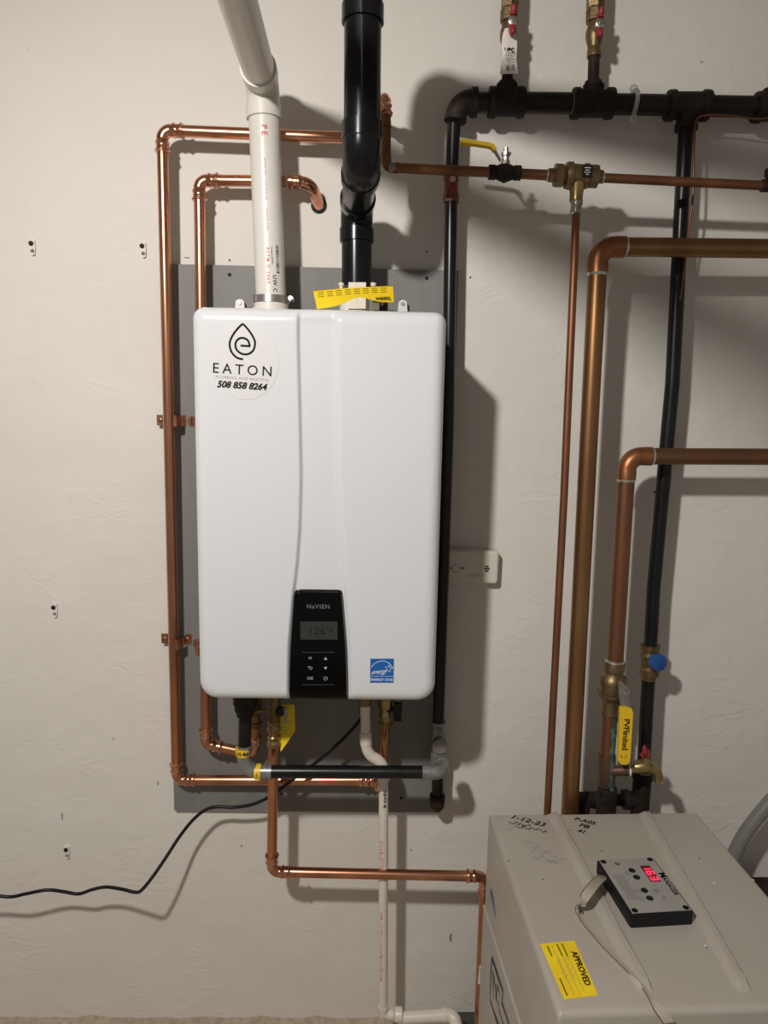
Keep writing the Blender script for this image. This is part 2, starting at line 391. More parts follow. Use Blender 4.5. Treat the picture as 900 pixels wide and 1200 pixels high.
for px, py in ((281, 355), (472, 356)):
    c = P(px, py, .03); pl = []
    for i in range(13):
        a = math.pi*i/12; pl.append(c+Vector((math.cos(a)*.009, 0, .001+math.sin(a)*.007)))
    pl = [c+Vector((.013, 0, -.05))]+pl+[c+Vector((-.013, 0, -.05))]
    t_ = T.part('mounting_tab', G().prism(pl, Yn, .003), 'enameldull', smooth=0)
    T.part('screw', G().lathe(c+Vector((0, 0, .000)), Yn, [(0, .0045), (.003, .004), (.004, .003)], 10), 'steel', t_)
# black control panel, follows the cover's rolled lower edge
ply = [(691.5, 350, 396), (692.5, 346.5, 399.5), (695, 344, 401.3), (700, 342.8, 402.3), (715, 341.8, 403.6), (735, 340.3, 405.3), (760, 338.6, 407.3), (785, 337.6, 408.3), (823.3, 337, 409)]
rows = []
for i in range(61):
    y = 691.5+(823.3-691.5)*((i/60)**1.3); rows.append((y, lerp(y, [(a, b) for a, b, _ in ply]), lerp(y, [(a, c) for a, _, c in ply])))
g = G(); nc = 28
for y, xa, xb in rows:
    A = P(xa, y, FD); B = P(xb, y, FD)
    for k in range(nc+1):
        f = k/nc; p = A.lerp(B, f); sd = p.z-uz0; re = .022; dr = re-math.sqrt(max(0, re*re-(re-max(0, sd))**2)) if sd < re else 0
        e = min(p.x-A.x, B.x-p.x, (rows[0][0] and (P(373, 691.5, FD).z-p.z)+.0))
        lip = -.009 + .013*ss(-.0001, .004, max(0, e))
        g.v.append(Vector((p.x, -FD+dr*.98-lip-.0005 if False else -FD-lip+dr, p.z)))
for i in range(60):
    for k in range(nc): a = i*(nc+1)+k; g.f.append((a, a+nc+1, a+nc+2, a+1))
cp = T.part('control_panel', g, 'panel', smooth=50)
PF = FD+.0042
def PP(x, y): return P(x, y, PF+.0004)
def quad(g, a, b, c, d, n=Yn, th=.0005): return g.prism([a, b, c, d], n, th)
dg_ = T.part('display', quad(G(), PP(352, 728.5), PP(352, 749.5), PP(395.5, 749.5), PP(395.5, 728.5)), 'lcd', cp, 'dim grey display', 0)
T.part('lettering', text(text(G(), '126', .019, P(371, 740, PF+.0012), Xr, Zu, bold=.0001, space=1.15), '°F', .015, P(386, 739.5, PF+.0012), Xr, Zu), 'lcddark', cp, 'dark display reading 126 degrees', 0)
T.part('lettering', text(G(), 'NaVIEN', .0115, PP(373, 711), Xr, Zu, bold=.0002, space=1.15), 'icondim', cp, 'grey maker name', 0)
g = G()
text(g, 'M', .0075, PP(363.5, 771.5), Xr, Zu); text(g, 'OK', .0085, PP(363.5, 795), Xr, Zu)
c = PP(381.5, 771.8); g.prism([c+Vector((-.0032, 0, -.0022)), c+Vector((.0032, 0, -.0022)), c+Vector((0, 0, .0032))], Yn, .0003)
c = PP(381.5, 783); g.prism([c+Vector((-.0032, 0, .0022)), c+Vector((0, 0, -.0032)), c+Vector((.0032, 0, .0022))], Yn, .0003)
c = PP(381.5, 795); g.ribbon([c+Vector((math.sin(a)*.0034, 0, math.cos(a)*.0034)) for a in [.6+i*5.1/16 for i in range(17)]], .0008, Yn); g.ribbon([c, c+Vector((0, 0, .0042))], .0008, Yn)
c = PP(363.5, 783); g.ribbon([c+Vector((-.0035, 0, .002)), c+Vector((.002, 0, .002)), c+Vector((.0038, 0, .0008)), c+Vector((.0038, 0, -.0010)), c+Vector((.002, 0, -.0022)), c+Vector((-.001, 0, -.0022))], .0009, Yn)
g.ribbon([c+Vector((-.0015, 0, .004)), c+Vector((-.0038, 0, .002)), c+Vector((-.0015, 0, 0))], .0009, Yn)
T.part('button_symbols', g, 'icon', cp, 'pale touch symbols', 0)
for y in (764.5, 802.5): T.part('key_line', G().ribbon([PP(354, y), PP(392, y)], .0005, Yn), 'icondim', cp, smooth=0)
# round company sticker
CF = FD+.0006
g = G(); c = P(286.5, 424, CF); R1 = (P(327, 424, CF)-P(246, 424, CF)).length/2
g.prism([c+Vector((math.cos(a)*R1, 0, math.sin(a)*R1*1.09)) for a in [2*math.pi*i/48 for i in range(48)]], Yn, .0004)
st = T.part('company_sticker', g, 'sticker', label='round translucent sticker with drop emblem', smooth=0)
def S1(x, y): return P(240+x/8.18, 370+y/8.18, CF+.0004)
def spline(pts, n=6):
    out = []
    for i in range(len(pts)-1):
        p0 = pts[max(i-1, 0)]; p1 = pts[i]; p2 = pts[i+1]; p3 = pts[min(i+2, len(pts)-1)]
        for k in range(n):
            t = k/n; out.append(tuple(.5*((2*b)+(-a+c_)*t+(2*a-5*b+4*c_-d)*t*t+(-a+3*b-3*c_+d)*t**3) for a, b, c_, d in zip(p0, p1, p2, p3)))
    return out+[tuple(pts[-1])]
g = G()
g.ribbon([S1(*p) for p in spline([(366, 417), (315, 405), (265, 362), (240, 300), (243, 240), (275, 175), (320, 118), (363, 76)])], .0035, Yn)
g.ribbon([S1(*p) for p in spline([(363, 76), (410, 125), (455, 190), (480, 250), (472, 315), (440, 355), (395, 370), (345, 360), (305, 325), (293, 280), (305, 240), (340, 214), (380, 216), (415, 240), (432, 292)])], .0035, Yn)
g.ribbon([S1(436, 292), S1(342, 286)], .0035, Yn)
R_t = Vector((math.cos(.045), 0, -math.sin(.045))); U_t = Vector((math.sin(.045), 0, math.cos(.045)))
text(g, 'EATON', .0245, S1(360, 522), R_t, U_t, space=1.46, bold=.0001)
T.part('emblem', g, 'ink', st, 'black drop emblem and name', 0)
T.part('lettering', text(G(), 'PLUMBING AND HEATING', .0062, S1(357, 602), R_t, U_t, space=1.32), 'inkfaint', st, smooth=0)
T.part('lettering', text(G(), '508 858 8264', .0155, S1(353, 672), R_t, U_t, bold=.0006, shear=.25, space=1.0), 'ink', st, smooth=0)
# blue efficiency sticker
def S2(x, y): return P(325+x/5.806, 680+y/5.806, CF)
def S2b(x, y): return P(325+x/5.806, 680+y/5.806, CF+.0006)
eb = T.part('efficiency_sticker', quad(G(), S2(633, 534), S2(631, 697), S2(790, 697), S2(793, 534), th=.0004), 'blue', label='square blue sticker', smooth=0)
g = G(); g.ribbon([S2b(*p) for p in spline([(640, 592), (660, 568), (700, 550), (735, 552), (768, 572), (786, 600)])], .0010, Yn)
g.ribbon([S2b(634, 652), S2b(791, 654)], .0006, Yn)
star = [(757+26*math.sin(a)*(1 if i % 2 == 0 else .45), 602-26*math.cos(a)*(1 if i % 2 == 0 else .45)) for i, a in enumerate([.2+math.pi*i/5 for i in range(10)])]
g.ribbon([S2b(*p) for p in star+star[:1]], .0009, Yn)
Rs = (S2b(790, 660)-S2b(633, 656)).normalized()
text(g, 'energy', .0125, S2b(690, 622), Vector((math.cos(-.1), 0, .1)), Zu, shear=.5, space=.85)
text(g, 'ENERGY STAR', .0066, S2b(711, 677), Xr, Zu, bold=.0001)
T.part('lettering', g, 'whiteink', eb, 'white star, arc and lettering', 0)
# top collars
vx, vd = 317.8, .106
vb = P(vx, 352, vd); ztop = uz1-.012
collar(T, 'intake_collar', Vector((vb.x, vb.y, ztop)), Zu, [(0, .040), (.034, .040), (.036, .039), (.036, .0345), (.058, .0345), (.058, .0305)], 'pvc')
cl = collar(T, 'hose_clamp', Vector((vb.x, vb.y, P(vx, 356, vd).z)), Zu, [(0, .035), (0, .0362), (.014, .0362), (.014, .035)], 'steel', label='steel band clamp')
T.part('clamp_screw', G().lathe(P(341, 351, vd-.01), Yn, [(-.01, .006), (.012, .006), (.012, .004), (.018, .004)], 8), 'steel', cl)
bb0 = P(418, 333, .11)
collar(T, 'exhaust_collar', Vector((bb0.x, bb0.y, ztop)), Zu, [(0, .045), (.03, .045), (.032, .044), (.032, .034), (.062, .034), (.062, .0305)], 'pvc')
for px in (400, 437.5):
    c = P(px, 334, .13); T.part('collar_screw', G().lathe(c+Vector((0, 0, -.03)), Zu, [(0, .004), (.028, .004), (.028, .006), (.034, .006)], 10), 'beige')
for x0, x1, y0, y1 in ((408.5, 418.5, 331, 362), (418.8, 428.5, 331, 362)):
    a = P(x0, y0, .15); b = P(x1, y1, .15); T.part('sensor_block', G().box(Vector(((a.x+b.x)/2, -.145, (a.z+b.z)/2)), (b.x-a.x)/2, .008, (a.z-b.z)/2), 'beige', smooth=0)
a = P(449, 357, .22); T.part('cable_grommet', G().lathe(a-Vector((0, 0, .03)), Zu, [(0, .009), (.034, .009), (.036, .007)], 14), 'rubber')
T.part('cable_clip', G().box(P(440, 359, .24), .007, .005, .006), 'pvc', smooth=0)
a = P(435, 361, .18)
# underside spigots
for px, py, d, r in ((288, 832, .196, .021), (321, 846, .135, .012), (427.5, 826, .13, .0125), (452, 835, .10, .013), (299, 838, .06, .012)):
    c = P(px, py, d); z0 = uz0+.012
    T.part('spigot', G().lathe(Vector((c.x, c.y, z0)), -Zu, [(0, r*1.25), (z0-c.z-.012, r*1.25), (z0-c.z-.012, r*1.05), (max(.004, z0-c.z), r*1.05)], 8 if d != .13 else 20), 'brass' if d != .196 else 'castiron', smooth=30)

# ------------------------------------------------------------------ yellow folded tag on top
def sheet(pts, nx, bow, m, name, label, cat, th=.0006, group=None, cut=None):
    """bent card between four corners a(tl) b(tr) c(br) d(bl), bowed towards the viewer"""
    a, b, c, d = pts; g = G(); ny = 6
    for i in range(nx+1):
        for j in range(ny+1):
            u, v = i/nx, j/ny; v = v*(cut(u) if cut else 1); p = a.lerp(b, u).lerp(d.lerp(c, u), v); p = p+Yn*bow*math.sin(math.pi*u)*(1-.3*v); g.v.append(p)
    for i in range(nx):
        for j in range(ny): k = i*(ny+1)+j; g.f.append((k, k+1, k+ny+2, k+ny+1))
    n = len(g.v); g.v += [p-Yn*th for p in g.v[:n]]; g.f += [tuple(n+i for i in reversed(f)) for f in list(g.f)]
    return g
T = Thing('warning_tag', 'folded yellow warning tag lying on top of the white water heater', 'tag', P(415, 358, .27))
A, B = P(367, 341.5, .30), P(460.5, 335.5, .27); A2, B2 = P(371.5, 362, .29), P(461.5, 354, .27)
tg = T.part('folded_card', sheet([A, B, B2, A2], 16, .012, None, '', '', '', cut=lambda u: 1-.42*math.exp(-((u-.55)/.2)**2)), 'yellow', smooth=60)
A3, B3 = P(368, 340, .29), P(459.5, 334.5, .26)
T.part('card_back', sheet([A3, B3, B3+Vector((0, .03, .0)), A3+Vector((.0, .03, 0))], 10, 0, None, '', '', ''), 'yellow', smooth=60)
g = G()
for k in range(3):
    pts_ = []
    for i in range(25):
        u = .05+.9*i/24; p = A.lerp(B, u).lerp(A2.lerp(B2, u), .10+.12*k); pts_.append(p+Yn*(.012*math.sin(math.pi*u)*(1-.3*(.16+.14*k))+.0008))
    for i in range(0, 24, 3): g.ribbon(pts_[i:i+3], .0006, Yn)
u0 = .86; p = A.lerp(B, u0).lerp(A2.lerp(B2, u0), .74)+Yn*.0075
text(g, 'WARNING', .0055, p, (B-A).normalized(), Zu, bold=.0003)
T.part('lettering', g, 'ink', tg, smooth=0)

# ------------------------------------------------------------------ white vent pipe
RV = .0301
def vent(T, pts, m, mf):
    pts = [Vector(p) for p in pts]; run(T, pts, RV, m, bend=.037, style='dwv', mf=mf)
T = Thing('vent_pipe', 'white plastic vent pipe rising from the heater and turning toward the viewer', 'pipe', P(vx, 350, vd))
v0, v1 = P(317.8, 356, .106), P(308, 88, .106); v1 = Vector((v1.x, v1.y, H+.612)); v2 = Vector((v1.x+.045, -3.1, v1.z+.005))
vent(T, [v0, v1, v2], 'pvc', 'pvc'); WV = (v0, v1)
dn = (v0-v1).normalized()
def on_wv(py): z = P(314, py, .106).z; t = (z-v0.z)/(v1.z-v0.z); return v0.lerp(v1, t)
pp = T.o.children[-2] if False else [c for c in T.o.children if c.name.startswith('pipe')][0]
def printed(body, size, py, th, m, **k):
    face = (EYE-on_wv(py)); face.z = 0; face = (face-dn*face.dot(dn)).normalized()
    T.part('lettering', text_cyl(G(), body, size, on_wv(py), dn, RV, th, face, **k), m, pp, smooth=0)
printed('ASTM D 2665', .0092, 314, -.12, 'inkred', bold=.0001, space=1.35)
printed('UW.C', .011, 335, .28, 'ink', bold=.0002, space=1.2)
printed('P E', .015, 159, -.05, 'inkred', bold=.0003, space=1.)
printed('RIGID PVC-1120 SCH 40', .0055, 215, -.08, 'inkfaint', space=1.35)
printed('SEWER PIPE', .0058, 262, -.1, 'inkred', space=1.4)
g = G(); face = (EYE-on_wv(303)); face.z = 0; face = (face-dn*face.dot(dn)).normalized(); side = dn.cross(face).normalized()*-1
for i in range(16):
    a0 = on_wv(291)+dn*(.0034*i); wdt = random.choice((.0009, .0016, .0022))
    arcp = [a0+(face*math.cos(a)+side*math.sin(a))*(RV+.0005) for a in [.42+.22*k/4 for k in range(5)]]
    g.ribbonw(arcp, [dn*wdt/2]*5)
T.part('barcode', g, 'ink', pp, smooth=0)
printed('Conduct 40 PVC', .005, 303, .16, 'ink', space=1.)

# ------------------------------------------------------------------ black vent pipe
T = Thing('vent_pipe', 'black plastic vent pipe with two elbows rising above the heater', 'pipe', bb0)
b0_, b1_ = P(418, 336, .11), P(418, 254, .11); b2_ = P(424, 193, .345); b1_.z = b2_.z-.008
cz = P(422, 25, .345)
b3_ = Vector((b2_.x-.002, b2_.y-.002, cz.z+.062)); b4_ = Vector((b3_.x+.03, -3.1, b3_.z+.008))
vent(T, [b0_, b1_, b2_, b3_, b4_], 'abs', 'abs')

# ------------------------------------------------------------------ copper water pipes by the heater
RC = .0113
T = Thing('copper_water_pipe', 'bright copper pipe, outer loop left of the heater and along its foot', 'pipe', P(206, 912, .05))
end_ = P(452, 835, .10)
pts_ = [Vector((P(426, 163, .06).x, -.004, P(426, 163, .06).z)), P(429, 162.5, .062), P(190, 152.5, .062), P(207, 914, .046), P(441, 914.5, .055), ]
e1 = P(450, 905, .10); 
run(T, pts_+[Vector((pts_[-1].x+.012, -.10, pts_[-1].z+.006)), Vector((end_.x, -.10, end_.z))], RC, 'copper', mf='fitting')
T2 = Thing('copper_water_pipe', 'bright copper pipe, inner loop from the wall hole down behind the heater', 'pipe', P(243, 870, .06))
q1 = P(352, 213.5, .055)
run(T2, [q1+Vector((-.030, 0, .001)), P(233.5, 211.5, .055), P(241.5, 872, .06), P(299, 884, .06), P(299, 836, .06)], RC, 'copper', mf='fitting', bend=.0165)
hol = Vector((q1.x+.034, -.0, q1.z-.030)); qs = q1+Vector((-.030, 0, .001)); cor = Vector((q1.x+.022, -.058, q1.z-.002)); ap, at_ = arc(qs, cor, hol, .026, 12)
dq = (cor-qs).normalized(); f0 = qs+dq*.006
T2.part('wall_elbow', G().sweep([f0, f0, f0+dq*.003, f0+dq*.004, f0+dq*.008, f0+dq*.010, f0+dq*.018, f0+dq*.020, f0+dq*.024, f0+dq*.026]+ap[1:]+[hol], [RC, RC*1.14, RC*1.14, RC*1.36, RC*1.36, RC*1.15, RC*1.12, RC*1.28, RC*1.28, RC*1.08]+[RC*1.07]*len(ap), 28), 'fitting')
single('pipe_hole', G().lathe(Vector((q1.x+.034, -.0008, q1.z-.030)), Yn, [(-.002, .017), (.0006, .017), (.0006, .012)], 20), 'hole', 'dark ragged hole in the wall where the inner copper pipe enters', 'hole', (q1.x+.034, 0, q1.z-.03))
T3 = Thing('copper_water_pipe', 'bright copper pipe dropping from the heater and running right toward the boiler cabinet', 'pipe', P(320, 1020, .135))
pA = P(321, 840, .135); pB = P(318.5, 1021.5, .138); pC = P(568, 1031, .138); pC.z = (pC.z+pB.z)/2
pD = P(563.5, 1192, .125)
run(T3, [pA, pB, pC, Vector((pC.x+.003, -.13, .03))], RC, 'copper', mf='fitting')
for o, q in ((P(320.7, 851, .135), 0), (P(320.7, 868, .135), 1)):
    T3.part('press_adapter', G().lathe(o, Zu, [(-.012, RC*1.02), (-.012, RC*1.2), (-.008, RC*1.38), (-.003, RC*1.38), (0, RC*1.18), (.008, RC*1.18), (.011, RC*1.35), (.014, RC*1.2)], 24), 'brassnew')
lab = sheet([P(562, 1131, .152), P(570, 1131, .152), P(568, 1153, .152), P(560, 1153, .152)], 4, .002, None, '', '', '')
lb = T3.part('price_label', lab, 'paper', smooth=0)
g = G()
for i in range(6): g.ribbon([P(562, 1135+i*2.4, .1545), P(567.5, 1135.4+i*2.4, .1545)], .0012, Yn)
T3.part('lettering', g, 'ink', lb, smooth=0)

# pipe straps
def strap(px, py, pxr, label, visible=2):
    c = P(px, py, .046); T = Thing('pipe_strap', label, 'pipe strap', Vector((c.x, -BT, c.z)), 'copper pipe straps left of the heater')
    lo = P(pxr[0], py, .018).x; hi = P(pxr[1], py, .018).x; R = RC+.0022; pts = []
    pts.append(Vector((lo, -.0165, c.z))); pts.append(Vector((c.x-R-.0015, -.0165, c.z)))
    for i in range(13):
        a = math.pi+math.pi*i/12*-1; pts.append(Vector((c.x+math.cos(a)*R, -.046-math.sin(a)*R, c.z)))
    pts.append(Vector((c.x+R+.0015, -.0165, c.z))); pts.append(Vector((hi, -.0165, c.z)))
    g = G(); hw = Vector((0, 0, .0115)); g.ribbonw(pts, [hw]*len(pts)); n = len(g.v)
    g.v += [v+Vector((0, .0016, 0)) for v in g.v[:n]]; g.f += [tuple(n+i for i in reversed(f)) for f in list(g.f)]
    m = len(pts)
    for i in range(m-1):
        g.f.append((2*i, 2*i+2, n+2*i+2, n+2*i)); g.f.append((2*i+1, n+2*i+1, n+2*i+3, 2*i+3))
    T.part('band', g, 'fitting', smooth=40)
    for x in (lo+.008, hi-.009, (c.x+R+hi-.009)/2-.004):
        T.part('screw', G().lathe(Vector((x, -.0165, c.z)), Yn, [(0, .0048), (.0015, .0046), (.003, .003), (.003, .0012), (.002, .001)], 14), 'aged' if x != lo+.008 else 'rusty')
strap(203.5, 493, (183.5, 217.5), 'upper copper strap clamping the outer copper pipe left of the heater')
strap(207, 753.5, (189, 224), 'lower copper strap clamping the outer copper pipe left of the heater')
for py, x0, lbl in ((493.5, 217.5, 'upper small copper strap end peeking out from behind the heater'), (754, 223.5, 'lower small copper strap end peeking out from behind the heater')):
    c = P(x0+9, py, .017); T = Thing('pipe_strap', lbl, 'pipe strap', Vector((c.x, -BT, c.z)), 'copper pipe straps left of the heater')
    pl = [c+Vector((-.017+.006*(1-abs(math.sin(a))), 0, math.sin(a)*.0105)) for a in (-1.57, -.8, 0, .8, 1.57)]
    inner = P(231.5 if py < 600 else 236, py, .06).x
    a_ = Vector((inner-.012, c.y, c.z+.0105)); b_ = Vector((inner-.012, c.y, c.z-.0105))
    T.part('band', G().prism([b_, a_]+[c+Vector((-.006-.007*math.cos(t), 0, .0105*math.sin(t))) for t in (1.57, 1.0, .5, 0, -.5, -1.0, -1.57)], Yn, .0016), 'fitting', smooth=0)
    T.part('loop', G().lathe(Vector((inner, -.06, c.z-.0105)), Zu, [(0, RC*1.02), (0, RC+.002), (.021, RC+.002), (.021, RC*1.02)], 24), 'fitting')
    T.part('screw', G().lathe(c+Vector((-.003, 0, 0)), Yn, [(0, .0048), (.0015, .0046), (.003, .003)], 14), 'aged')

# ------------------------------------------------------------------ gas branch to the heater
RG = .0134
T = Thing('gas_branch_pipe', 'black iron gas branch with grey press elbows under the heater', 'pipe', P(400, 903, .196))
g0, g1, g2 = P(287.5, 834, .196), P(285.5, 904, .196), P(512, 905, .196)
g3 = Vector((P(513, 893, .064).x, -.088, g2.z+.008))
pts_, t_ = elbow(T, g0, g1, g2, RG, 'greypress', 'grey', .032)
T.part('pipe', G().sweep([g0, g1+(g0-g1).normalized()*t_], RG, 28), 'ironpipe')
T.part('nut', G().lathe(g0+Zu*.004, -Zu, [(-.01, .022), (0, .022), (.004, .019), (.012, .018), (.014, RG)], 20), 'castiron', label='dark threaded collar')
g2c = g2+Vector((.012, 0, 0))
p2, t2 = elbow(T, g1, g2c, g3, RG, 'greypress', 'grey', .018)
d_ = (g2c-g1).normalized(); T.part('pipe', G().sweep([g1+d_*t_, g2c-d_*t2], RG, 28), 'ironpipe')
for px, py, nm in ((285.5, 883.5, 'v'), (305, 905, 'h')):
    if nm == 'v':
        o = Vector((g1.x, g1.y, P(285, 888, .21).z)); lb = T.part('tape_label', G().lathe(o, Zu, [(0, RG*1.16), (0, RG*1.205), (.016, RG*1.205), (.016, RG*1.16)], 28), 'yellowdip', label='yellow size label')
        T.part('lettering', text(G(), '1/2-8.3', .010, o+Vector((0, -RG*1.23, .008)), Xr, Zu, bold=.0002), 'ink', lb, smooth=0)
    else:
        o = Vector((P(303, 905, .2).x, g1.y, g1.z)); lb = T.part('tape_label', G().lathe(o-Xr*.008, Xr, [(0, RG*1.16), (0, RG*1.205), (.013, RG*1.205), (.013, RG*1.16)], 28), 'yellowdip', label='yellow band label')
        T.part('lettering', text(G(), '1', .010, o+Vector((-.002, -RG*1.23, 0)), Xr, Zu, bold=.0003), 'ink', lb, smooth=0)

# ------------------------------------------------------------------ gas main (left riser + header)
DG = .064
T = Thing('gas_header_pipe', 'thick black iron gas header across the top with riser beside the heater', 'pipe', P(512, 945, DG))
h0 = P(536.5, 120, DG); h1 = P(640, 120.7, DG); hE = P(1150, 130, DG)
rTop = P(531.5, 150, DG); rB = P(513, 935, DG); tee = P(513, 893, DG)
RH = .0197
# reducing elbow
pts_, t_ = arc(P(532.2, 150, DG), h0, h1, .028)
u = (P(532.2, 150, DG)-h0).normalized(); w = (h1-h0).normalized()
T.part('elbow', G().sweep([pts_[0]+u*.012, pts_[0]+u*.012, pts_[0]+u*.002, pts_[0]+u*.001]+pts_[1:-1]+[pts_[-1]+w*.001, pts_[-1]+w*.002, pts_[-1]+w*.014, pts_[-1]+w*.014], [.0135, .0225, .0225, .020]+[.021+.003*i/9 for i in range(9)]+[.0245, .0282, .0282, .0195], 30), 'castiron')
T.part('pipe', G().sweep([h0+w*.03, h1, hE], RH, 32), 'iron')
def header_tee(px, py, wpx, down):
    a = P(px-wpx/2, py, DG); b = P(px+wpx/2, py, DG); L = (b-a).length; ax = (b-a).normalized()
    t = T.part('tee', G().lathe(a, ax, [(0, RH), (0, .0285), (.004, .0292), (.012, .0292), (.016, .0255), (L-.016, .0255), (L-.012, .0292), (L-.004, .0292), (L, .0285), (L, RH)], 32), 'castiron')
    c = (a+b)/2; s = -1 if down else 1
    T.part('tee_outlet', G().lathe(c, Zu*s, [(0, .022), (.034, .020), (.036, .0225), (.046, .0225), (.046, .014)] if down else [(0, .021), (.027, .019), (.029, .021), (.034, .021), (.034, .012)], 28), 'castiron', t)
    return c
c1 = header_tee(593.5, 120.3, 41, False); c2 = header_tee(694.5, 121.5, 47, False); c3 = header_tee(806, 124, 48, True)
header_tee(905, 126, 40, False)
# smears of thread compound
for px in (573, 670, 717):
    T.part('thread_sealant', G().lathe(P(px, 121, DG), Xr, [(-.0012, RH), (-.001, RH+.0007), (.0012, RH+.0005), (.0014, RH)], 28), 'inkfaint' if px != 573 else 'castiron')
# riser
T.part('riser', G().sweep([P(531.8, 146, DG), P(529.5, 214, DG)], .0135, 30), 'ironpipe')
T.part('riser', G().sweep([P(528.5, 236, DG), P(525, 500, DG), P(513.6, 848, DG)], [.0130, .0130, .0132], 30), 'ironpipe')
T.part('press_adapter', G().lathe(P(513.3, 845, DG), -Zu, [(0, .013), (0, .0168), (.006, .0168), (.008, .0152), (.03, .0150), (.034, .0168), (.046, .0168), (.048, .0155), (.075, .0155)], 30), 'grey')
T.part('drip_tee', G().lathe(P(513, 872, DG), -Zu, [(0, .0155), (.018, .0165), (.055, .0165), (.075, .0155)], 28), 'grey')
T.part('drip_tee_outlet', G().lathe(Vector((tee.x, -DG, g3.z)), Yn, [(0, .0152), (.022, .0155), (.024, .017), (.034, .017), (.034, .0135)], 28), 'grey')
T.part('drip_leg', G().sweep([P(513, 905, DG), P(512.8, 936, DG)], .0134, 28), 'ironpipe')
T.part('drip_cap', G().lathe(P(512.6, 931, DG), -Zu, [(0, .0134), (0, .0172), (.006, .018), (.02, .0175), (.03, .016), (.037, .011), (.0375, .002)], 28), 'castiron')
# small red-handled shutoff in the riser
T = Thing('gas_shutoff_valve', 'brass shutoff valve with round red knob in the gas riser beside the heater', 'valve', P(529, 222, DG))
T.part('body', G().lathe(P(528.5, 237.5, DG), Zu, [(0, .013), (0, .0165), (.016, .0165), (.017, .0145), (.042, .0145), (.043, .0165), (.058, .0165), (.058, .013)], 8), 'rusty', smooth=25)
kn = P(530, 210.5, .083)
T.part('stem', G().lathe(kn+Vector((0, .02, 0)), Yn, [(0, .007), (.024, .007)], 14), 'steel')
h_ = T.part('handle', G().prism([kn+Vector((x, -.004, z)) for x, z in ((-.009, .006), (-.006, .010), (.006, .010), (.009, .006), (.008, -.006), (.006, -.026), (-.003, -.028), (-.007, -.008))][::-1], Yn, .006), 'red', smooth=0)
T.part('cap_nut', G().lathe(kn+Vector((0, -.003, 0)), Yn, [(0, .006), (.004, .006), (.0045, .003)], 14), 'steel', h_)
# ---- two shut-off valves above the header
def top_valve(c, px, lean, label, handle):
    T = Thing('shutoff_valve', label, 'valve', c+Zu*.034, 'brass shutoff valves above the gas header')
    ax = (P(px+lean, -40, DG)-P(px, 100, DG)).normalized(); ax = Vector((ax.x, 0, ax.z)).normalized(); b = Vector((c.x, -DG, c.z))
    def at(py): return b+ax*((P(px, py, DG).z-b.z)/ax.z)
    T.part('bushing', G().lathe(at(107), ax, [(0, .0185), (.006, .0185), (.008, .016), (.012, .0165), (.018, .0165), (.018, .011)], 24), 'castiron')
    T.part('nipple', G().sweep([at(98), at(62)], .0112, 24), 'castiron')
    T.part('body', G().lathe(at(67), ax, [(0, .0112), (0, .0140), (.012, .0140), (.014, .0128), (.022, .0135), (.034, .0175), (.046, .0175), (.058, .014), (.066, .0135)], 24), 'brass')
    T.part('union_nut', G().lathe(at(27), ax, [(0, .0135), (.002, .0185), (.022, .0185), (.024, .0165), (.028, .0155)], 8), 'brass', smooth=25)
    T.part('tailpiece', G().lathe(at(11), ax, [(0, .016), (.004, .018), (.10, .018), (.10, .014), (.30, .014)], 6), 'brass', smooth=25)
    k = at(handle[1]); k = Vector((P(handle[0], handle[1], .098).x, -.098, k.z))
    T.part('stem', G().lathe(Vector((k.x, -DG-.012, k.z)), Yn, [(0, .008), (.024, .008)], 14), 'brassnew')
    pl = []
    for i in range(28):
        a = 2*math.pi*i/28; rr = .0085+.0165*abs(math.cos(a))**5; pl.append(k+Vector((math.sin(a)*rr*.75, 0, math.cos(a)*rr)))
    h = T.part('butterfly_handle', G().prism(pl[::-1], Yn, .007), 'red', smooth=30)
    for s in (1, -1): T.part('handle_lobe', G().lathe(k+Vector((0, -.004, s*.017)), Vector((0, -.5, s)).normalized(), [(-.006, .0055), (0, .0062), (.006, .0055), (.010, .003)], 14), 'red', h)
    T.part('screw_cap', G().lathe(k+Vector((0, -.000, 0)), Yn, [(0, .0092), (.003, .0092), (.0042, .0075), (.0042, .003), (.0052, .003), (.0052, .0005)], 20), 'steel', h)
    return T
top_valve(c1, 595, 5, 'brass shutoff valve with red handle and white price tag above the gas header', (600.5, 35))
top_valve(c2, 695, 4, 'brass shutoff valve with red handle and no tag above the gas header', (702.5, 38))
T = Thing('price_tag', 'long white paper price tag hanging on the left red-handled valve', 'tag', P(598, 86, .09))
pl = [P(x, y, .091-.006*math.sin((y-33)/55*3.1)) for x, y in ((592, 33), (588.5, 38), (588, 60), (587, 75), (585.5, 87.5), (606.5, 85.5), (605, 70), (605.5, 60), (606.5, 42), (604, 36))]
g = G(); n = 10; tabx = [(33, 592, 600), (40, 589, 605), (50, 588, 606), (60, 588, 605.5), (70, 587, 605), (78, 586.5, 606), (87, 585.8, 606.8)]
for i in range(n+1):
    y = 33+54*i/n; xa = lerp(y, [(a, b) for a, b, _ in tabx]); xb = lerp(y, [(a, c) for a, _, c in tabx]); dd = .087-.004*math.sin(i*.9)
    for k in range(5): g.v.append(P(xa+(xb-xa)*k/4, y-.2*k, dd+.002*math.sin(k*1.3)))
for i in range(n):
    for k in range(4): a = i*5+k; g.f.append((a, a+5, a+6, a+1))
m_ = len(g.v); g.v += [v+Vector((0, .0005, 0)) for v in g.v[:m_]]; g.f += [tuple(m_+i for i in reversed(f)) for f in list(g.f)]
tg = T.part('tag_sheet', g, 'paper', smooth=60)
g = G()
for i in range(9): 
    if i != 4: g.ribbon([P(594+i*1.1, 76, .0925), P(593.2+i*1.1, 82.5, .0925)], .0007 if i % 2 else .0013, Yn)
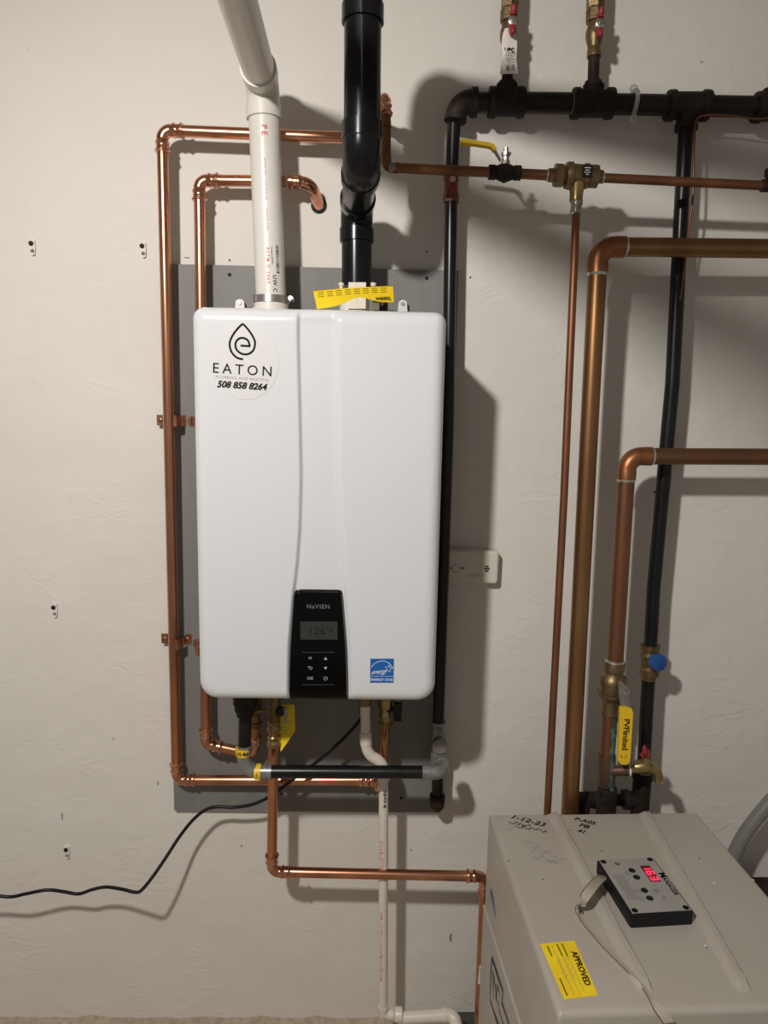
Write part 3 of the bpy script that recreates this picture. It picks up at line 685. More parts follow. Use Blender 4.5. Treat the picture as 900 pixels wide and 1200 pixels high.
for y, x0, x1, w_ in ((62, 593, 603, .0011), (64.5, 592, 602, .0008), (67, 593, 602, .0008), (69.5, 593, 603, .0008), (72, 594, 602, .0006)):
    for x in range(x0, x1, 3): g.ribbon([P(x, y, .0925), P(x+2.2, y, .0925)], w_, Yn)
text(g, 'UPC', .010, P(597, 58.5, .0925), Xr, Zu, bold=.0004)
T.part('lettering', g, 'ink', tg, smooth=0)

# clear loop around header
T = Thing('pipe_hook', 'clear plastic hook looped around the black gas header', 'hook', P(742, 105, .09))
c = P(742, 122, DG)
g = G(); pts_ = [Vector((c.x+.001*math.sin(a*2), -DG-math.cos(a)*.0245, c.z+math.sin(a)*.0245)) for a in [-1.75+3.5*i/16 for i in range(17)]]
g.sweep(pts_, .0045, 10); T.part('band', g, 'clear')
for s, q in ((1, 105), (-1, 140)):
    e = P(742, q, .072); T.part('eyelet', G().sweep([e+Vector((.006*math.cos(a), -.004, .006*math.sin(a))) for a in [2*math.pi*i/14 for i in range(15)]], .0026, 8, False), 'clear')
# thin bare wire along header and right riser
def wire(name, pts, r, m, label, cat, seg=10):
    sp = [Vector(p) for p in spline([tuple(p) for p in pts], 8)]
    return single(name, G().sweep(sp, r, seg), m, label, cat, pts[0])
wire('thin_wire', [P(905, 138, .092), P(885, 139, .09), P(860, 136, .088), P(838, 134.5, .088), P(820, 136.5, .09), P(815, 146, .095), P(813, 180, .098), P(812, 230, .098), P(807, 270, .095), P(803.5, 300, .092), P(800, 330, .09), P(797, 352, .088)], .0022, 'aged', 'thin brown tube running along the header and down the right black riser', 'wire')

# ------------------------------------------------------------------ right gas riser with blue-handled valve
T = Thing('iron_riser_pipe', 'long black iron riser dropping from the header tee on the right', 'pipe', P(757, 905, .08))
T.part('pipe', G().sweep([P(804.5, 138, .066), P(800, 215, .070), P(788, 450, .076), P(766, 690, .08), P(762.5, 757, .08)], [.0146, .0146, .0150, .0150, .0150], 30), 'ironpipe')
T.part('sealant_ring', G().lathe(P(804, 147.5, .066), -Zu, [(0, .0146), (0, .0165), (.002, .0165), (.003, .0146)], 24), 'paper')
T.part('coupling_band', G().lathe(P(774.5, 576.5, .078), -Zu, [(0, .015), (0, .0162), (.003, .0162), (.003, .015)], 24), 'ironpipe')
T.part('pipe', G().sweep([P(760.5, 785, .08), P(753.5, 915, .08)], .0150, 30), 'ironpipe')
tz = P(753, 907, .08)
T.part('tee', G().lathe(tz+Zu*.006, -Zu, [(0, .015), (0, .0225), (.01, .0235), (.016, .0235), (.018, .0205), (.12, .0205)], 30), 'castiron')
T.part('tee_outlet', G().lathe(P(752, 937, .08), -Xr, [(0, .019), (.030, .0185), (.031, .0225), (.043, .0225), (.043, .014)], 28), 'castiron')
T.part('sealant_ring', G().lathe(tz+Zu*.0075, Zu, [(0, .0215), (.0012, .021), (.002, .015)], 24), 'grey')
T.part('cross_pipe', G().sweep([P(735, 937, .08), P(690, 937.5, .08)], .0140, 24), 'iron')
T.part('coupling', G().lathe(P(700, 937.5, .08), -Xr, [(0, .014), (0, .019), (.012, .019), (.012, .0165), (.03, .018), (.04, .018), (.042, .014)], 24), 'castiron')
T.part('elbow', G().sweep([P(690, 937, .08), P(684, 938, .085), P(681, 943, .092), P(681, 960, .095)], [.019, .020, .020, .019], 24), 'castiron')
T = Thing('isolation_valve', 'brass valve with round blue handle in the right black riser', 'valve', P(761, 792, .08))
ax = (P(762.5, 752, .08)-P(760, 797, .08)).normalized()
T.part('body', G().lathe(P(760, 796, .08), ax, [(0, .015), (0, .0165), (.008, .0165), (.010, .0215), (.020, .0225), (.026, .0225), (.030, .0185), (.048, .0185), (.052, .0215), (.058, .0215), (.062, .0195), (.068, .0195), (.070, .0215), (.080, .0215), (.081, .015)], 30), 'brass')
bh = P(768.5, 775, .115)
T.part('bonnet', G().lathe(P(762, 776, .085), (bh-P(762, 776, .085)).normalized(), [(0, .014), (.02, .013), (.03, .009), (.034, .009)], 20), 'brass')
T.part('handle', G().lathe(bh, Vector((.25, -1, .1)).normalized(), [(-.004, .006), (-.002, .0175), (.006, .0192), (.014, .0185), (.017, .013), (.016, .009), (.012, .0075), (.012, .001)], 26), 'bluedip')

# ------------------------------------------------------------------ aged copper line with yellow lever valve and brass tee
DL = .165; RL = .0086
T = Thing('copper_feed_line', 'thin dark copper feed line crossing the risers at upper right', 'pipe', P(452, 197, DL))
La, Lb = P(452, 196, DL), P(1150, 230, DL)
def onL(px, py=None): return La+(Lb-La)*((P(px, 205, DL).x-La.x)/(Lb.x-La.x))
up_ = P(450.5, 114, .15)
run(T, [Vector((up_.x-.006, -.004, up_.z+.002)), up_, P(452, 150, .158)], .0105, 'aged', mf='fitting', bend=.014, name='stub')
T.part('stub', G().sweep([P(452, 130, .152), P(452, 183, .163)], .0098, 24), 'aged')
elbow(T, P(452, 150, .163), La, Lb, .0095, 'sweat', 'aged', .013)
T.part('coupling', G().lathe(onL(455), Xr, [(0, .0086), (0, .0108), (.014, .0108), (.014, .0086)], 24), 'grey')
T.part('pipe', G().sweep([onL(456), onL(578)], RL+.0008, 24), 'aged')
T.part('pipe', G().sweep([onL(606), onL(645)], RL+.0008, 24), 'aged')
T.part('pipe', G().sweep([onL(700), onL(800), Lb], RL, 24), 'aged')
for px in (573, 609.5, 641, 706.5): T.part('solder_ring', G().lathe(onL(px), Xr, [(-.0015, RL), (-.0012, RL+.0022), (.0012, RL+.0022), (.0018, RL)], 20), 'solder')
bu = P(898, 209, DL)
bu = onL(899)
T.part('saddle_tee', G().lathe(bu-Xr*.008, Xr, [(0, RL), (0, .0115), (.03, .0115), (.03, RL)], 20), 'castiron')
T.part('branch_stub', G().lathe(bu+Xr*.006, Zu, [(0, .008), (.018, .008), (.018, .0105), (.030, .0105), (.032, .008)], 20), 'castiron')
T2 = Thing('small_riser_pipe', 'slim copper pipe dropping from the brass tee behind the thick copper riser', 'pipe', P(641, 948, DL))
T2.part('pipe', G().sweep([P(675.5, 244, DL), P(661, 580, DL), P(641, 960, DL)], [.0076, .0078, .0078], 24), 'riser')
T2.part('union', G().lathe(P(676, 232, DL), -Zu, [(0, .010), (.006, .0118), (.012, .0118), (.014, .010), (.022, .0112), (.028, .0112), (.030, .0085)], 24), 'steel')
# ball valve with yellow lever
T = Thing('lever_ball_valve', 'small bronze ball valve with yellow lever on the feed line', 'valve', onL(590))
a = onL(572.5); L = (onL(610)-a).length
T.part('body', G().lathe(a, Xr, [(0, .009), (0, .0135), (.012, .0135), (.014, .012), (.020, .0145), (L/2, .0185), (L-.020, .0145), (L-.014, .012), (L-.012, .0135), (L, .0135), (L, .009)], 24), 'castiron')
s0 = onL(591.5)+Vector((0, -.004, .012))
T.part('stem', G().lathe(s0, Zu, [(0, .009), (.008, .0085), (.009, .0065), (.016, .0065), (.017, .0085), (.023, .0085), (.023, .0045), (.032, .0045)], 8), 'steel', smooth=25)
l0 = s0+Vector((0, 0, .021)); pts_ = [l0+Vector((.009, 0, 0)), l0, P(586.5, 188, DL), P(580.5, 178, DL), P(577, 172.5, DL)]
def strip(g, pts, W_, th):
    n = len(pts)
    for s in (0, 1):
        for i, p in enumerate(pts):
            t = (pts[min(i+1, n-1)]-pts[max(i-1, 0)]).normalized(); nn = W_.cross(t).normalized()*th*(s-.5)
            g.v += [p+W_+nn, p-W_+nn]
    for i in range(n-1):
        a = 2*i; b = 2*n+2*i
        g.f += [(a, a+2, a+3, a+1), (b, b+1, b+3, b+2), (a, b, b+2, a+2), (a+1, a+3, b+3, b+1)]
    e = 2*(n-1); g.f += [(0, 1, 2*n+1, 2*n), (e, 2*n+e, 2*n+e+1, e+1)]
    return g
lv = T.part('lever', strip(G(), pts_, Vector((0, .006, 0)), .0026), 'steel', smooth=40)
T.part('grip', strip(G(), [P(580, 176.5, DL), P(576.5, 172, DL), P(572, 170.5, DL), P(556, 168.2, DL), P(545, 166.8, DL), P(539.5, 166.2, DL)], Vector((0, .0075, 0)), .0068), 'yellowdip', lv, 'yellow vinyl grip', 50)
# brass backflow tee
T = Thing('backflow_preventer', 'brass backflow preventer tee with hex unions on the feed line', 'valve', onL(675))
a = onL(643); L = (onL(706)-a).length
T.part('union_nut', G().lathe(a, Xr, [(0, .010), (0, .013), (.010, .013), (.011, .0215), (.026, .0215), (.028, .017), (.034, .016)], 8), 'brass', smooth=25)
T.part('body', G().lathe(a+Xr*.030, Xr, [(0, .015), (.002, .023), (.008, .0245), (.014, .0245), (.016, .0215), (.036, .0205), (.038, .0225), (.045, .0225), (.048, .017)], 28), 'brass')
T.part('union_nut', G().lathe(a+Xr*(L-.030), Xr, [(0, .016), (.004, .0215), (.020, .0215), (.022, .013), (.030, .012), (.030, .009)], 8), 'brass', smooth=25)
c = P(676.5, 209, DL)
T.part('drain_outlet', G().lathe(Vector((c.x, -DL, onL(676).z)), -Zu, [(0, .018), (.020, .015), (.030, .0125), (.044, .0125), (.044, .009)], 24), 'brassnew')
sg = T.part('name_plate', G().box(onL(684)+Vector((0, -.0232, .003)), .0085, .0012, .0105), 'modblk', smooth=0)
g = G()
for i, w_ in enumerate((.006, .004, .006, .003)): g.ribbon([onL(684)+Vector((-w_, -.0246, .009-.004*i)), onL(684)+Vector((w_, -.0246, .009-.004*i))], .0013, Yn)
T.part('lettering', g, 'paper', sg, smooth=0)

# ------------------------------------------------------------------ thick copper pipes on the right
T = Thing('copper_main_pipe', 'thick golden brown copper pipe, the taller of the two right-hand elbows', 'pipe', P(667, 948, .15))
m0, m1, m2 = P(667, 962, .15), P(701.5, 289, .15), P(1150, 294.5, .15)
run(T, [m0, m1, m2], .0182, 'bronzed', bend=.030, style='sweat', mf='rustelbow', extra='solder')
T = Thing('copper_main_pipe', 'thick reddish copper pipe, the lower right elbow ending in a brass valve', 'pipe', P(721, 778, .14))
n0, n1, n2 = P(720.5, 779, .14), P(735.5, 534.5, .14), P(1150, 536.5, .14)
run(T, [n0, n1, n2], .0172, 'rusty', bend=.029, style='sweat', mf='rustelbow', extra='solder')
T = Thing('large_ball_valve', 'large brass ball valve with long yellow lettered lever', 'valve', P(715, 832, .14))
a = P(720.5, 775, .14); b = P(714.5, 836, .14); ax = (b-a).normalized(); L = (b-a).length
T.part('body', G().lathe(a, ax, [(0, .0172), (0, .0215), (.002, .0222), (.020, .0222), (.022, .020), (.026, .020), (.036, .0285), (.044, .030), (.048, .030), (.049, .0275), (.068, .0275), (.069, .0305), (.076, .0305), (.078, .027), (.088, .0215), (.092, .0195), (.108, .0195), (L, .0205), (L, .016)], 30), 'brass')
T.part('solder_ring', G().lathe(a, -ax, [(-.001, .0215), (.001, .021), (.003, .0172)], 28), 'solder')
pv = P(733, 811.5, .18)
T.part('bonnet', G().lathe(P(729, 811, .15), (pv-P(729, 811, .15)).normalized(), [(0, .014), (.016, .013), (.02, .009), (.034, .009)], 16), 'brass')
pl = [P(x, y, .185) for x, y in ((725, 798.5), (728, 797.8), (733, 803), (737.5, 807), (738.5, 812), (736.5, 817), (737, 822), (739.5, 831), (728, 831), (726, 819), (724.8, 812))]
lv = T.part('lever', G().prism(pl[::-1], Yn, .003), 'steel', smooth=0)
T.part('nut', G().lathe(P(733, 812, .186), Yn, [(0, .0075), (.005, .0075), (.005, .004), (.009, .004)], 6), 'steel', lv, smooth=20)
gp = []
for x, y in ((727, 829.5), (734, 829), (740.5, 831), (742, 836), (740.5, 860), (739, 885), (738, 893), (734.5, 896.3), (728, 896), (724.6, 892), (724.4, 884), (726, 858), (726.6, 835)): gp.append(P(x, y, .190))
gr = T.part('grip', G().prism(gp[::-1], Yn, .009), 'yellowdip', lv, 'yellow vinyl grip', 0)
g = G(); dnv = (P(731.5, 885, .1905)-P(734.5, 840, .1905)).normalized(); rgt = Yn.cross(dnv)*-1
if rgt.x < 0: rgt = -rgt
text(g, 'PVFlimited', .0175, P(733.2, 861, .1906), dnv, rgt, bold=.0003, space=.93)
for q in ((-.0055, 1), (.0055, -1)):
    o = P(731, 886, .1906)+rgt*q[0]; g.ribbon([o+dnv*-.003, o+dnv*.003], .0012, Yn); g.ribbon([o+dnv*.003, o+dnv*.003-rgt*.003*q[1]*-1], .0012, Yn)
vsm = T.part('lettering', g, 'ink', lv, 'black lettering on the lever', 0)
T = Thing('drain_copper_pipe', 'short stained copper pipe with green corrosion below the large ball valve', 'pipe', P(712, 930, .14))
T.part('pipe', G().sweep([P(714.8, 832, .14), P(711.5, 888, .14)], .0160, 28), 'rusty')
T.part('coupling', G().lathe(P(711.5, 884, .14), (P(710.5, 925, .14)-P(711.5, 884, .14)).normalized(), [(0, .016), (0, .0182), (.004, .0188), (.07, .0188), (.074, .0165)], 28), 'verdpipe')
T.part('ribbed_sleeve', G().lathe(P(712, 922, .14), -Zu, [(0, .017), (0, .0195), (.004, .021), (.12, .021)], 16), 'castiron', smooth=20)
def patch(Aa, Bb, r_, lo, hi, seed, n=30):
    ax_ = (Bb-Aa).normalized(); fc = Yn-ax_*Yn.dot(ax_); fc.normalize(); sd_ = ax_.cross(fc)*-1
    if sd_.x < 0: sd_ = -sd_
    g = G()
    for i in range(n+1):
        f = i/n; a0 = lo+.28*noise.noise(Vector((f*7, seed, 0))); a1 = hi+.35*noise.noise(Vector((f*9, seed, 4)))
        for k in range(7):
            a = a0+(a1-a0)*k/6; rr = r_+(.0012+.0009*noise.noise(Vector((f*40, a*6, seed))))*math.sin(math.pi*min(1, max(0, k/6)))*math.sin(math.pi*(.04+.92*f))**.3
            g.v.append(Aa.lerp(Bb, f)+(fc*math.cos(a)+sd_*math.sin(a))*rr)
    for i in range(n):
        for k in range(6): a = i*7+k; g.f.append((a, a+7, a+8, a+1))
    return g
T.part('green_corrosion', patch(P(714.8, 832, .14), P(711.5, 888, .14), .0160, .05, 1.35, 2.), 'verd', label='dark green corrosion streak')
T.part('green_corrosion', patch(P(711.5, 884, .14), P(710.6, 924, .14), .0186, .0, .75, 7.), 'verd', label='pale green corrosion streak')
# boiler drain tap
T = Thing('drain_tap', 'small brass drain tap with red handle and turned-down spout', 'tap', P(735, 905, .15))
t0 = P(716, 903, .15); t1 = P(746, 901, .165); t2 = P(764, 899, .17); t3 = P(771, 902, .172); t4 = P(772, 914, .172)
T.part('inlet', G().sweep([t0, P(729, 903, .155), P(733, 902.5, .158), P(733.5, 902.5, .158), P(737, 902, .16)], [.011, .0115, .0115, .013, .013], 20), 'verdpipe')
T.part('solder_ring', G().lathe(P(735.5, 902.3, .158), Xr, [(0, .0125), (0, .0137), (.004, .0137), (.004, .0125)], 20), 'paper')
T.part('body', G().sweep([P(737, 902, .16), P(742, 901, .162), P(746, 899, .165), P(754, 898, .168), P(760, 898.5, .17), P(765, 900.5, .171), P(770, 904, .172), t4, t4], [.0092, .0105, .0145, .0155, .013, .0115, .0105, .0112, .008], 20), 'brassnew')
s0 = P(757, 897, .17)
T.part('bonnet', G().lathe(s0, Vector((-.15, -.2, 1)).normalized(), [(0, .010), (.012, .0085), (.018, .006), (.024, .006)], 16), 'brassnew')
hc = P(757, 885, .172); pl = []
for i in range(24):
    a = 2*math.pi*i/24; rr = .013+.0022*math.cos(a*6); pl.append(hc+Vector((math.cos(a)*rr*.85, 0, math.sin(a)*rr)))
T.part('handle', G().prism(pl[::-1], Vector((-.2, -1, .25)), .006), 'red', smooth=20)
T.part('handle_tip', G().lathe(hc+Vector((-.003, -.001, .006)), Vector((-.15, 0, 1)), [(0, .005), (.012, .0045), (.017, .002)], 12), 'red')

# ------------------------------------------------------------------ white condensate drain
RD = .0107
T = Thing('condensate_drain_pipe', 'slim white plastic drain pipe from the heater down to the floor', 'pipe', P(450, 1192, .13))
k0, k1, k2, k3, k4 = P(428, 826, .13), P(429, 880, .13), P(449.5, 896, .13), P(449, 1189, .125), P(530, 1193.5, .125)
T.part('pipe', G().sweep([k0, P(428.6, 866, .13)], RD, 24), 'cpvc')
sb = [Vector(p) for p in spline([tuple(P(x, y, .13)) for x, y in ((428.6, 858), (428.8, 868), (430.2, 878), (435, 885.5), (442, 890), (447.5, 895.5), (449.6, 904), (449.5, 914))], 5)]
T.part('offset_bend', G().sweep([sb[0], sb[0]]+sb[1:7]+[sb[7], sb[7]]+sb[8:-7]+[sb[-7], sb[-6]]+sb[-5:]+[sb[-1]], [RD, RD*1.24]+[RD*1.24]*6+[RD*1.22, RD*1.12]+[RD*1.12]*(len(sb)-15)+[RD*1.12, RD*1.22]+[RD*1.24]*5+[RD], 28), 'cpvc')
T.part('pipe', G().sweep([k2+(k3-k2)*.03, k3], RD, 28), 'cpvc'); dp = T.o.children[-1]
k3.z = k3.z; k4.z = k3.z
elbow(T, k2, k3, k4, RD*1.0, 'dwv', 'cpvc', .014)
R2 = .0135
T.part('floor_pipe', G().sweep([P(466, 1193, .125), k4], R2, 28), 'cpvc')
T.part('reducer', G().lathe(Vector((P(462, 1193, .125).x, k3.y, k3.z)), Xr, [(0, RD), (0, .0150), (.004, .0165), (.018, .0165), (.018, R2)], 28), 'cpvc')
e5 = Vector((k4.x+.006, k4.y-.0, k4.z)); elbow(T, k3, e5, e5+Vector((.004, -.10, -.055)), R2, 'dwv', 'cpvc', .018)
T.part('floor_pipe', G().sweep([e5+Vector((.001, -.02, -.011)), e5+Vector((.004, -.13, -.072))], R2, 24), 'cpvc')
pipe_ob = [o for o in T.o.children if o.name.startswith('pipe')][-1]
dn2 = (k3-k2).normalized()
def printd(body, size, py, m, th=-.5, **k):
    o = k2+(k3-k2)*((P(449, py, .13).z-k2.z)/(k3.z-k2.z)); face = EYE-o; face.z = 0; face = (face-dn2*face.dot(dn2)).normalized()
    T.part('lettering', text_cyl(G(), body, size, o, dn2, RD, th, face, **k), m, pipe_ob, smooth=0)
printd('CHARLOTTE', .0112, 1000, 'inkred', bold=.0001, space=1.15)
printd('NSF-PW 40', .0085, 934, 'ink', .25, bold=.0003)
printd('PIPE 1/2" PVC-1120 ASTM D-1785 USA', .0088, 1108, 'inkred', bold=.0001, space=1.22)
# hot water press adapter + black lever under the heater
T = Thing('service_valve', 'brass service valve with black lever under the heater right of the white drain', 'valve', P(452, 850, .10))
c = P(452, 851, .10)
T.part('body', G().lathe(c, Zu, [(0, RC), (0, .0135), (.004, .0155), (.010, .0155), (.012, .0135), (.022, .0135), (.024, .016), (.030, .016), (.032, .0145), (.045, .0145), (.046, .019), (.070, .019)], 20), 'brassnew')
a = P(466, 834, .12)
T.part('lever', G().box(a, .0085, .006, .020), 'rubber', smooth=0)
T.part('stem', G().sweep([P(455, 832, .11), P(463, 832, .12)], .006, 12), 'rubber')
# second service valve with yellow tag
T = Thing('service_valve', 'tarnished brass service valve with small lever left of the yellow hanging tag', 'valve', P(303, 850, .075))
T.part('body', G().lathe(P(299, 852, .06), Zu, [(0, RC), (0, .013), (.006, .015), (.012, .015), (.014, .012), (.03, .012), (.034, .015), (.05, .015)], 16), 'brass')
T.part('lever', G().box(P(334.5, 838, .15), .0028, .003, .017), 'grey', smooth=0)
T.part('knob', G().lathe(P(329, 832, .14), Yn, [(0, .006), (.002, .010), (.01, .010), (.012, .006)], 14), 'rubber')
T.part('stem', G().sweep([P(301, 834, .07), P(329, 832, .14)], .005, 12), 'brass')
T = Thing('hanging_tag', 'yellow card tag hanging below the heater beside the copper drop pipe', 'tag', P(336, 878, .12))
pl = [P(x, y, .120+.0003*(y-826)) for x, y in ((331, 826), (345, 826), (346, 857), (329, 881), (326, 862), (324.5, 842))]
c_ = T.part('card', G().prism(pl[::-1], Yn, .0007), 'yellow', smooth=0)
g = G()
for i in range(5): g.ribbon([P(330, 850+i*4, .1305), P(342-i*1.5, 846+i*4, .1305)], .0009, Yn)
T.part('lettering', g, 'inkfaint', c_, smooth=0)

# ------------------------------------------------------------------ power cord
pts_ = [(433, 822, .12), (431, 829, .115), (420, 846, .105), (400, 868, .10), (375, 890, .10), (345, 912, .10), (320, 931, .095), (298, 942, .09), (275, 946, .085), (255, 945.5, .085), (241, 949, .085), (226, 961, .09), (210, 981, .10), (195, 1004, .12), (180, 1026, .14), (166, 1043, .155), (158, 1045.5, .157), (143, 1042, .150), (124, 1039.5, .13), (108, 1042.5, .11), (92, 1047.5, .10), (75, 1045, .105), (55, 1043, .115), (30, 1047.5, .12), (10, 1051, .12), (-30, 1048, .13), (-90, 1060, .12), (-180, 1052, .12), (-300, 1075, .10)]
wire('power_cord', [P(*p) for p in pts_], .0038, 'rubber', 'black power cord drooping from the heater to the left edge', 'cord')

# ------------------------------------------------------------------ alarm on the wall
a, b = P(523, 645, .03), P(583.5, 684, .03)
T = Thing('wall_alarm', 'ivory rectangular alarm with slots on the wall right of the heater', 'alarm', Vector(((a.x+b.x)/2-.03, 0, b.z)))
W_ = .155; c = Vector((b.x-W_/2, -.032, (a.z+b.z)/2)); h_ = a.z-b.z
bo = T.part('housing', soft_slab(c, Vector((1, 0, -.012)).normalized(), Vector((.012, 0, 1)).normalized(), Yn, W_, h_, .008, .006, .031, lambda u, v: 0, 10, 8), 'alarm', smooth=60)
for k, w_ in ((-1, .0038), (0, .0062), (1, .0038)):
    p = P(570.5, 667, .0325)+Vector((0, 0, -.0052*k+.001)); T.part('slot', G().box(p, w_, .0005, .0016), 'hole', bo, smooth=0)
for px in (527, 542): T.part('slot', G().box(P(px, 665.8, .0325), .0045, .0005, .0013), 'hole', bo, smooth=0)
o = P(534, 666, .0325); T.part('button', G().lathe(o+Vector((0, .004, 0)), Yn, [(0, .0085), (.0042, .0085), (.0044, .0078)], 24), 'alarm', bo)
T.part('button_rim', G().sweep([o+Vector((.0092*math.cos(t), .0002, .0092*math.sin(t))) for t in [2*math.pi*i/24 for i in range(25)]], .0005, 6, False), 'inkfaint', bo)
g = G(); g.ribbon([P(544, 673.3, .0327), P(567, 674, .0327)], .0009, Yn); g.ribbon([P(552, 676.3, .0327), P(560, 676.5, .0327)], .0008, Yn); T.part('lettering', g, 'inkfaint', bo, smooth=0)

# ------------------------------------------------------------------ wall anchors left
for px, py, where in ((38, 286, 'white screw anchor at upper far left of the bare wall'), (167.5, 289, 'white screw anchor at upper left beside the board corner'), (64, 711, 'white screw anchor halfway down the bare left wall'), (78.5, 994, 'white screw anchor lowest on the left wall above the cord')):
    c = P(px, py, 0); T = Thing('wall_anchor', where, 'wall anchor', c, 'white screw anchors on the left wall')
    pl_ = T.part('clip', G().prism([c+Vector((x, -.006, z)) for x, z in ((-.005, .007), (.007, .007), (.008, -.010), (.006, -.022), (.001, -.024), (-.003, -.019), (-.005, -.008))][::-1], Yn, .006), 'paper', smooth=0)
    T.part('screw', G().lathe(c+Vector((0, -.006, 0)), Yn, [(0, .0052), (.002, .005), (.0035, .003), (.0036, .001)], 12), 'castiron', pl_)
    T.part('plug', G().lathe(c+Vector((.002, -.006, -.015)), Yn, [(0, .0042), (.003, .0038), (.003, .002), (.0005, .0018)], 10), 'inkfaint', pl_)

# ------------------------------------------------------------------ boiler cabinet
ZT = H-.850
BA = math.radians(2.0); BU = Vector((math.cos(BA), math.sin(BA), 0)); BV = Vector((math.sin(BA), -math.cos(BA), 0))   # right, toward viewer
B0 = PZ(572.5, 953.5, ZT); BW = .452; BD = .503
BC = B0+BU*BW/2+BV*BD/2
def bx(px, py, dz=0): return PZ(px, py, ZT+dz)
def buv(p): q = p-B0; return q.dot(BU), q.dot(BV)
T = Thing('boiler_cabinet', 'warm grey sheet metal boiler cabinet with ribbed lid in the lower right corner', 'boiler', Vector((BC.x, BC.y, .024)))
r1 = [buv(bx(650, 955)), buv(bx(757, 1157))]; r2 = [buv(bx(757, 954)), buv(bx(872, 1157))]
def ribh(u, v, pa, pb):
    # local coords: u right from centre, v up = away from viewer
    U_ = u+BW/2; V_ = BD/2-v; f = (V_-pa[1])/(pb[1]-pa[1]); cx = pa[0]+(pb[0]-pa[0])*f; x = U_-cx
    end = 1-ss(pb[1]-.006, pb[1]+.008, V_)
    return .0075*ss(-.018, -.004, x)*(1-ss(.0065, .0085, x))*end*ss(.0, .006, V_)
def lid_relief(u, v): return ribh(u, v, *r1)+ribh(u, v, *r2)
T.part('lid', soft_slab(Vector((BC.x, BC.y, ZT)), BU, -BV, Zu, BW, BD, .006, .010, .30, lid_relief, 260, 70), 'cab', smooth=60)
T.part('lower_body', G().box(Vector((BC.x, BC.y, (ZT-.29+.024)/2)), BW/2-.004, BD/2-.004, (ZT-.29-.024)/2, BU, -BV, Zu), 'cab', smooth=0)
# side seam bead
LF = B0-BU*.0004; NL = -BU
def BL(px, py, off=0): return PX(px, py, B0-BU*off, NL)
s0, s1 = BL(568.5, 1063), BL(610, 1199)
s0 = Vector((LF.x, LF.y, s0.z))+BV*.004; s1z = s1.z
sd = s0+(s1-s0)*1.25
T.part('side_bead', G().sweep([s0, sd], .0042, 14), 'cab')
T.part('lower_side_panel', G().prism([s0+NL*.003-Zu*.004, sd+NL*.003-Zu*.004, Vector((sd.x, sd.y, .03))+NL*.003, Vector((s0.x, s0.y, .03))+NL*.003], NL, .004), 'cab', smooth=0)
# hexagonal M badge on the side
def Q(x, y): return BL(560+x/5.625, 1020+y/5.622, .0042)
hexp = [Q(92, 575), Q(162, 800), Q(157, 870), Q(205, 1040), Q(150, 1060), Q(80, 850), Q(84, 740)]
bg = T.part('side_badge', G().prism([Q(92, 575), Q(162, 800), Q(157, 880), Q(210, 1045), Q(160, 1060), Q(80, 850)], NL, .0004), 'cab', smooth=0)
g = G(); nN = NL
g.ribbon([Q(92, 575), Q(84, 720), Q(80, 850), Q(120, 980), Q(165, 1120)], .010, nN); g.ribbon([Q(92, 575), Q(128, 690), Q(162, 800), Q(157, 875), Q(195, 1000), Q(215, 1080)], .010, nN)
g.ribbon([Q(100, 660), Q(99, 770), Q(104, 880)], .013, nN); g.ribbon([Q(100, 665), Q(118, 790), Q(128, 880)], .012, nN); g.ribbon([Q(118, 850), Q(128, 760), Q(150, 830)], .011, nN); g.ribbon([Q(132, 890), Q(140, 860), Q(150, 960)], .006, nN)
T.part('emblem', g, 'modblk', bg, 'dark angular letter emblem', 0)
g = G(); g.ribbon([Q(128, 900), Q(150, 960), Q(185, 1060)], .006, nN); T.part('emblem', g, 'ribbonred', bg, 'dark red stroke', 0)
g = G(); pl = [BL(x, y, .0006) for x, y in ((574, 1041), (576, 1041.5), (579, 1055), (580.5, 1072), (580, 1076), (577, 1062), (574.3, 1050))]
ov = T.part('oval_badge', g.prism(pl, NL, .0004), 'grey', label='small oval badge', smooth=0)
g = G(); g.ribbon([BL(x, y, .0014) for x, y in ((574.4, 1043), (576.5, 1050), (578.5, 1060), (579.8, 1072))], .004, NL); T.part('lettering', g, 'blue', ov, smooth=0)
# yellow approval sticker
ys = [bx(633, 1106, .0006), bx(673, 1102, .0006), bx(701, 1166, .0006), bx(661, 1171, .0006)]
yt = T.part('approval_sticker', G().prism([ys[0], ys[1], ys[2], ys[3]][::-1], Zu, .0005), 'yellow', label='yellow approval sticker', smooth=0)
sR = (ys[2]-ys[1]).normalized(); sU = (ys[1]-ys[0]).normalized()
def YS(a, b): return ys[0]+(ys[3]-ys[0])*b+(ys[1]-ys[0])*a+Zu*.0006
g = G(); text(g, 'APPROVED', .0135, YS(.80, .52), sR, sU, bold=.0004, space=1.0)
for a_, b_, c__ in ((.17, .06, .26), (.46, .04, .28), (.60, .04, .30), (.12, .66, .96)):
    n_ = 9
    for i in range(n_): g.ribbon([YS(a_, b_+(c__-b_)*i/n_), YS(a_, b_+(c__-b_)*(i+.75)/n_)], .0021, Zu)
T.part('lettering', g, 'ink', yt, smooth=0)
g = G()
for a_, b_, c__ in ((.30, .05, .95), (.46, .28, .95), (.60, .30, .92)): g.ribbon([YS(a_, b_), YS(a_, c__)], .0006, Zu)
for a_ in (.30, .5):
    g.ribbon([YS(a_+.06*math.sin(i*1.9)+.0, .30+.03*i) for i in range(14)], .0005, Zu)
T.part('pen_marks', g, 'inkfaint', yt, smooth=0)
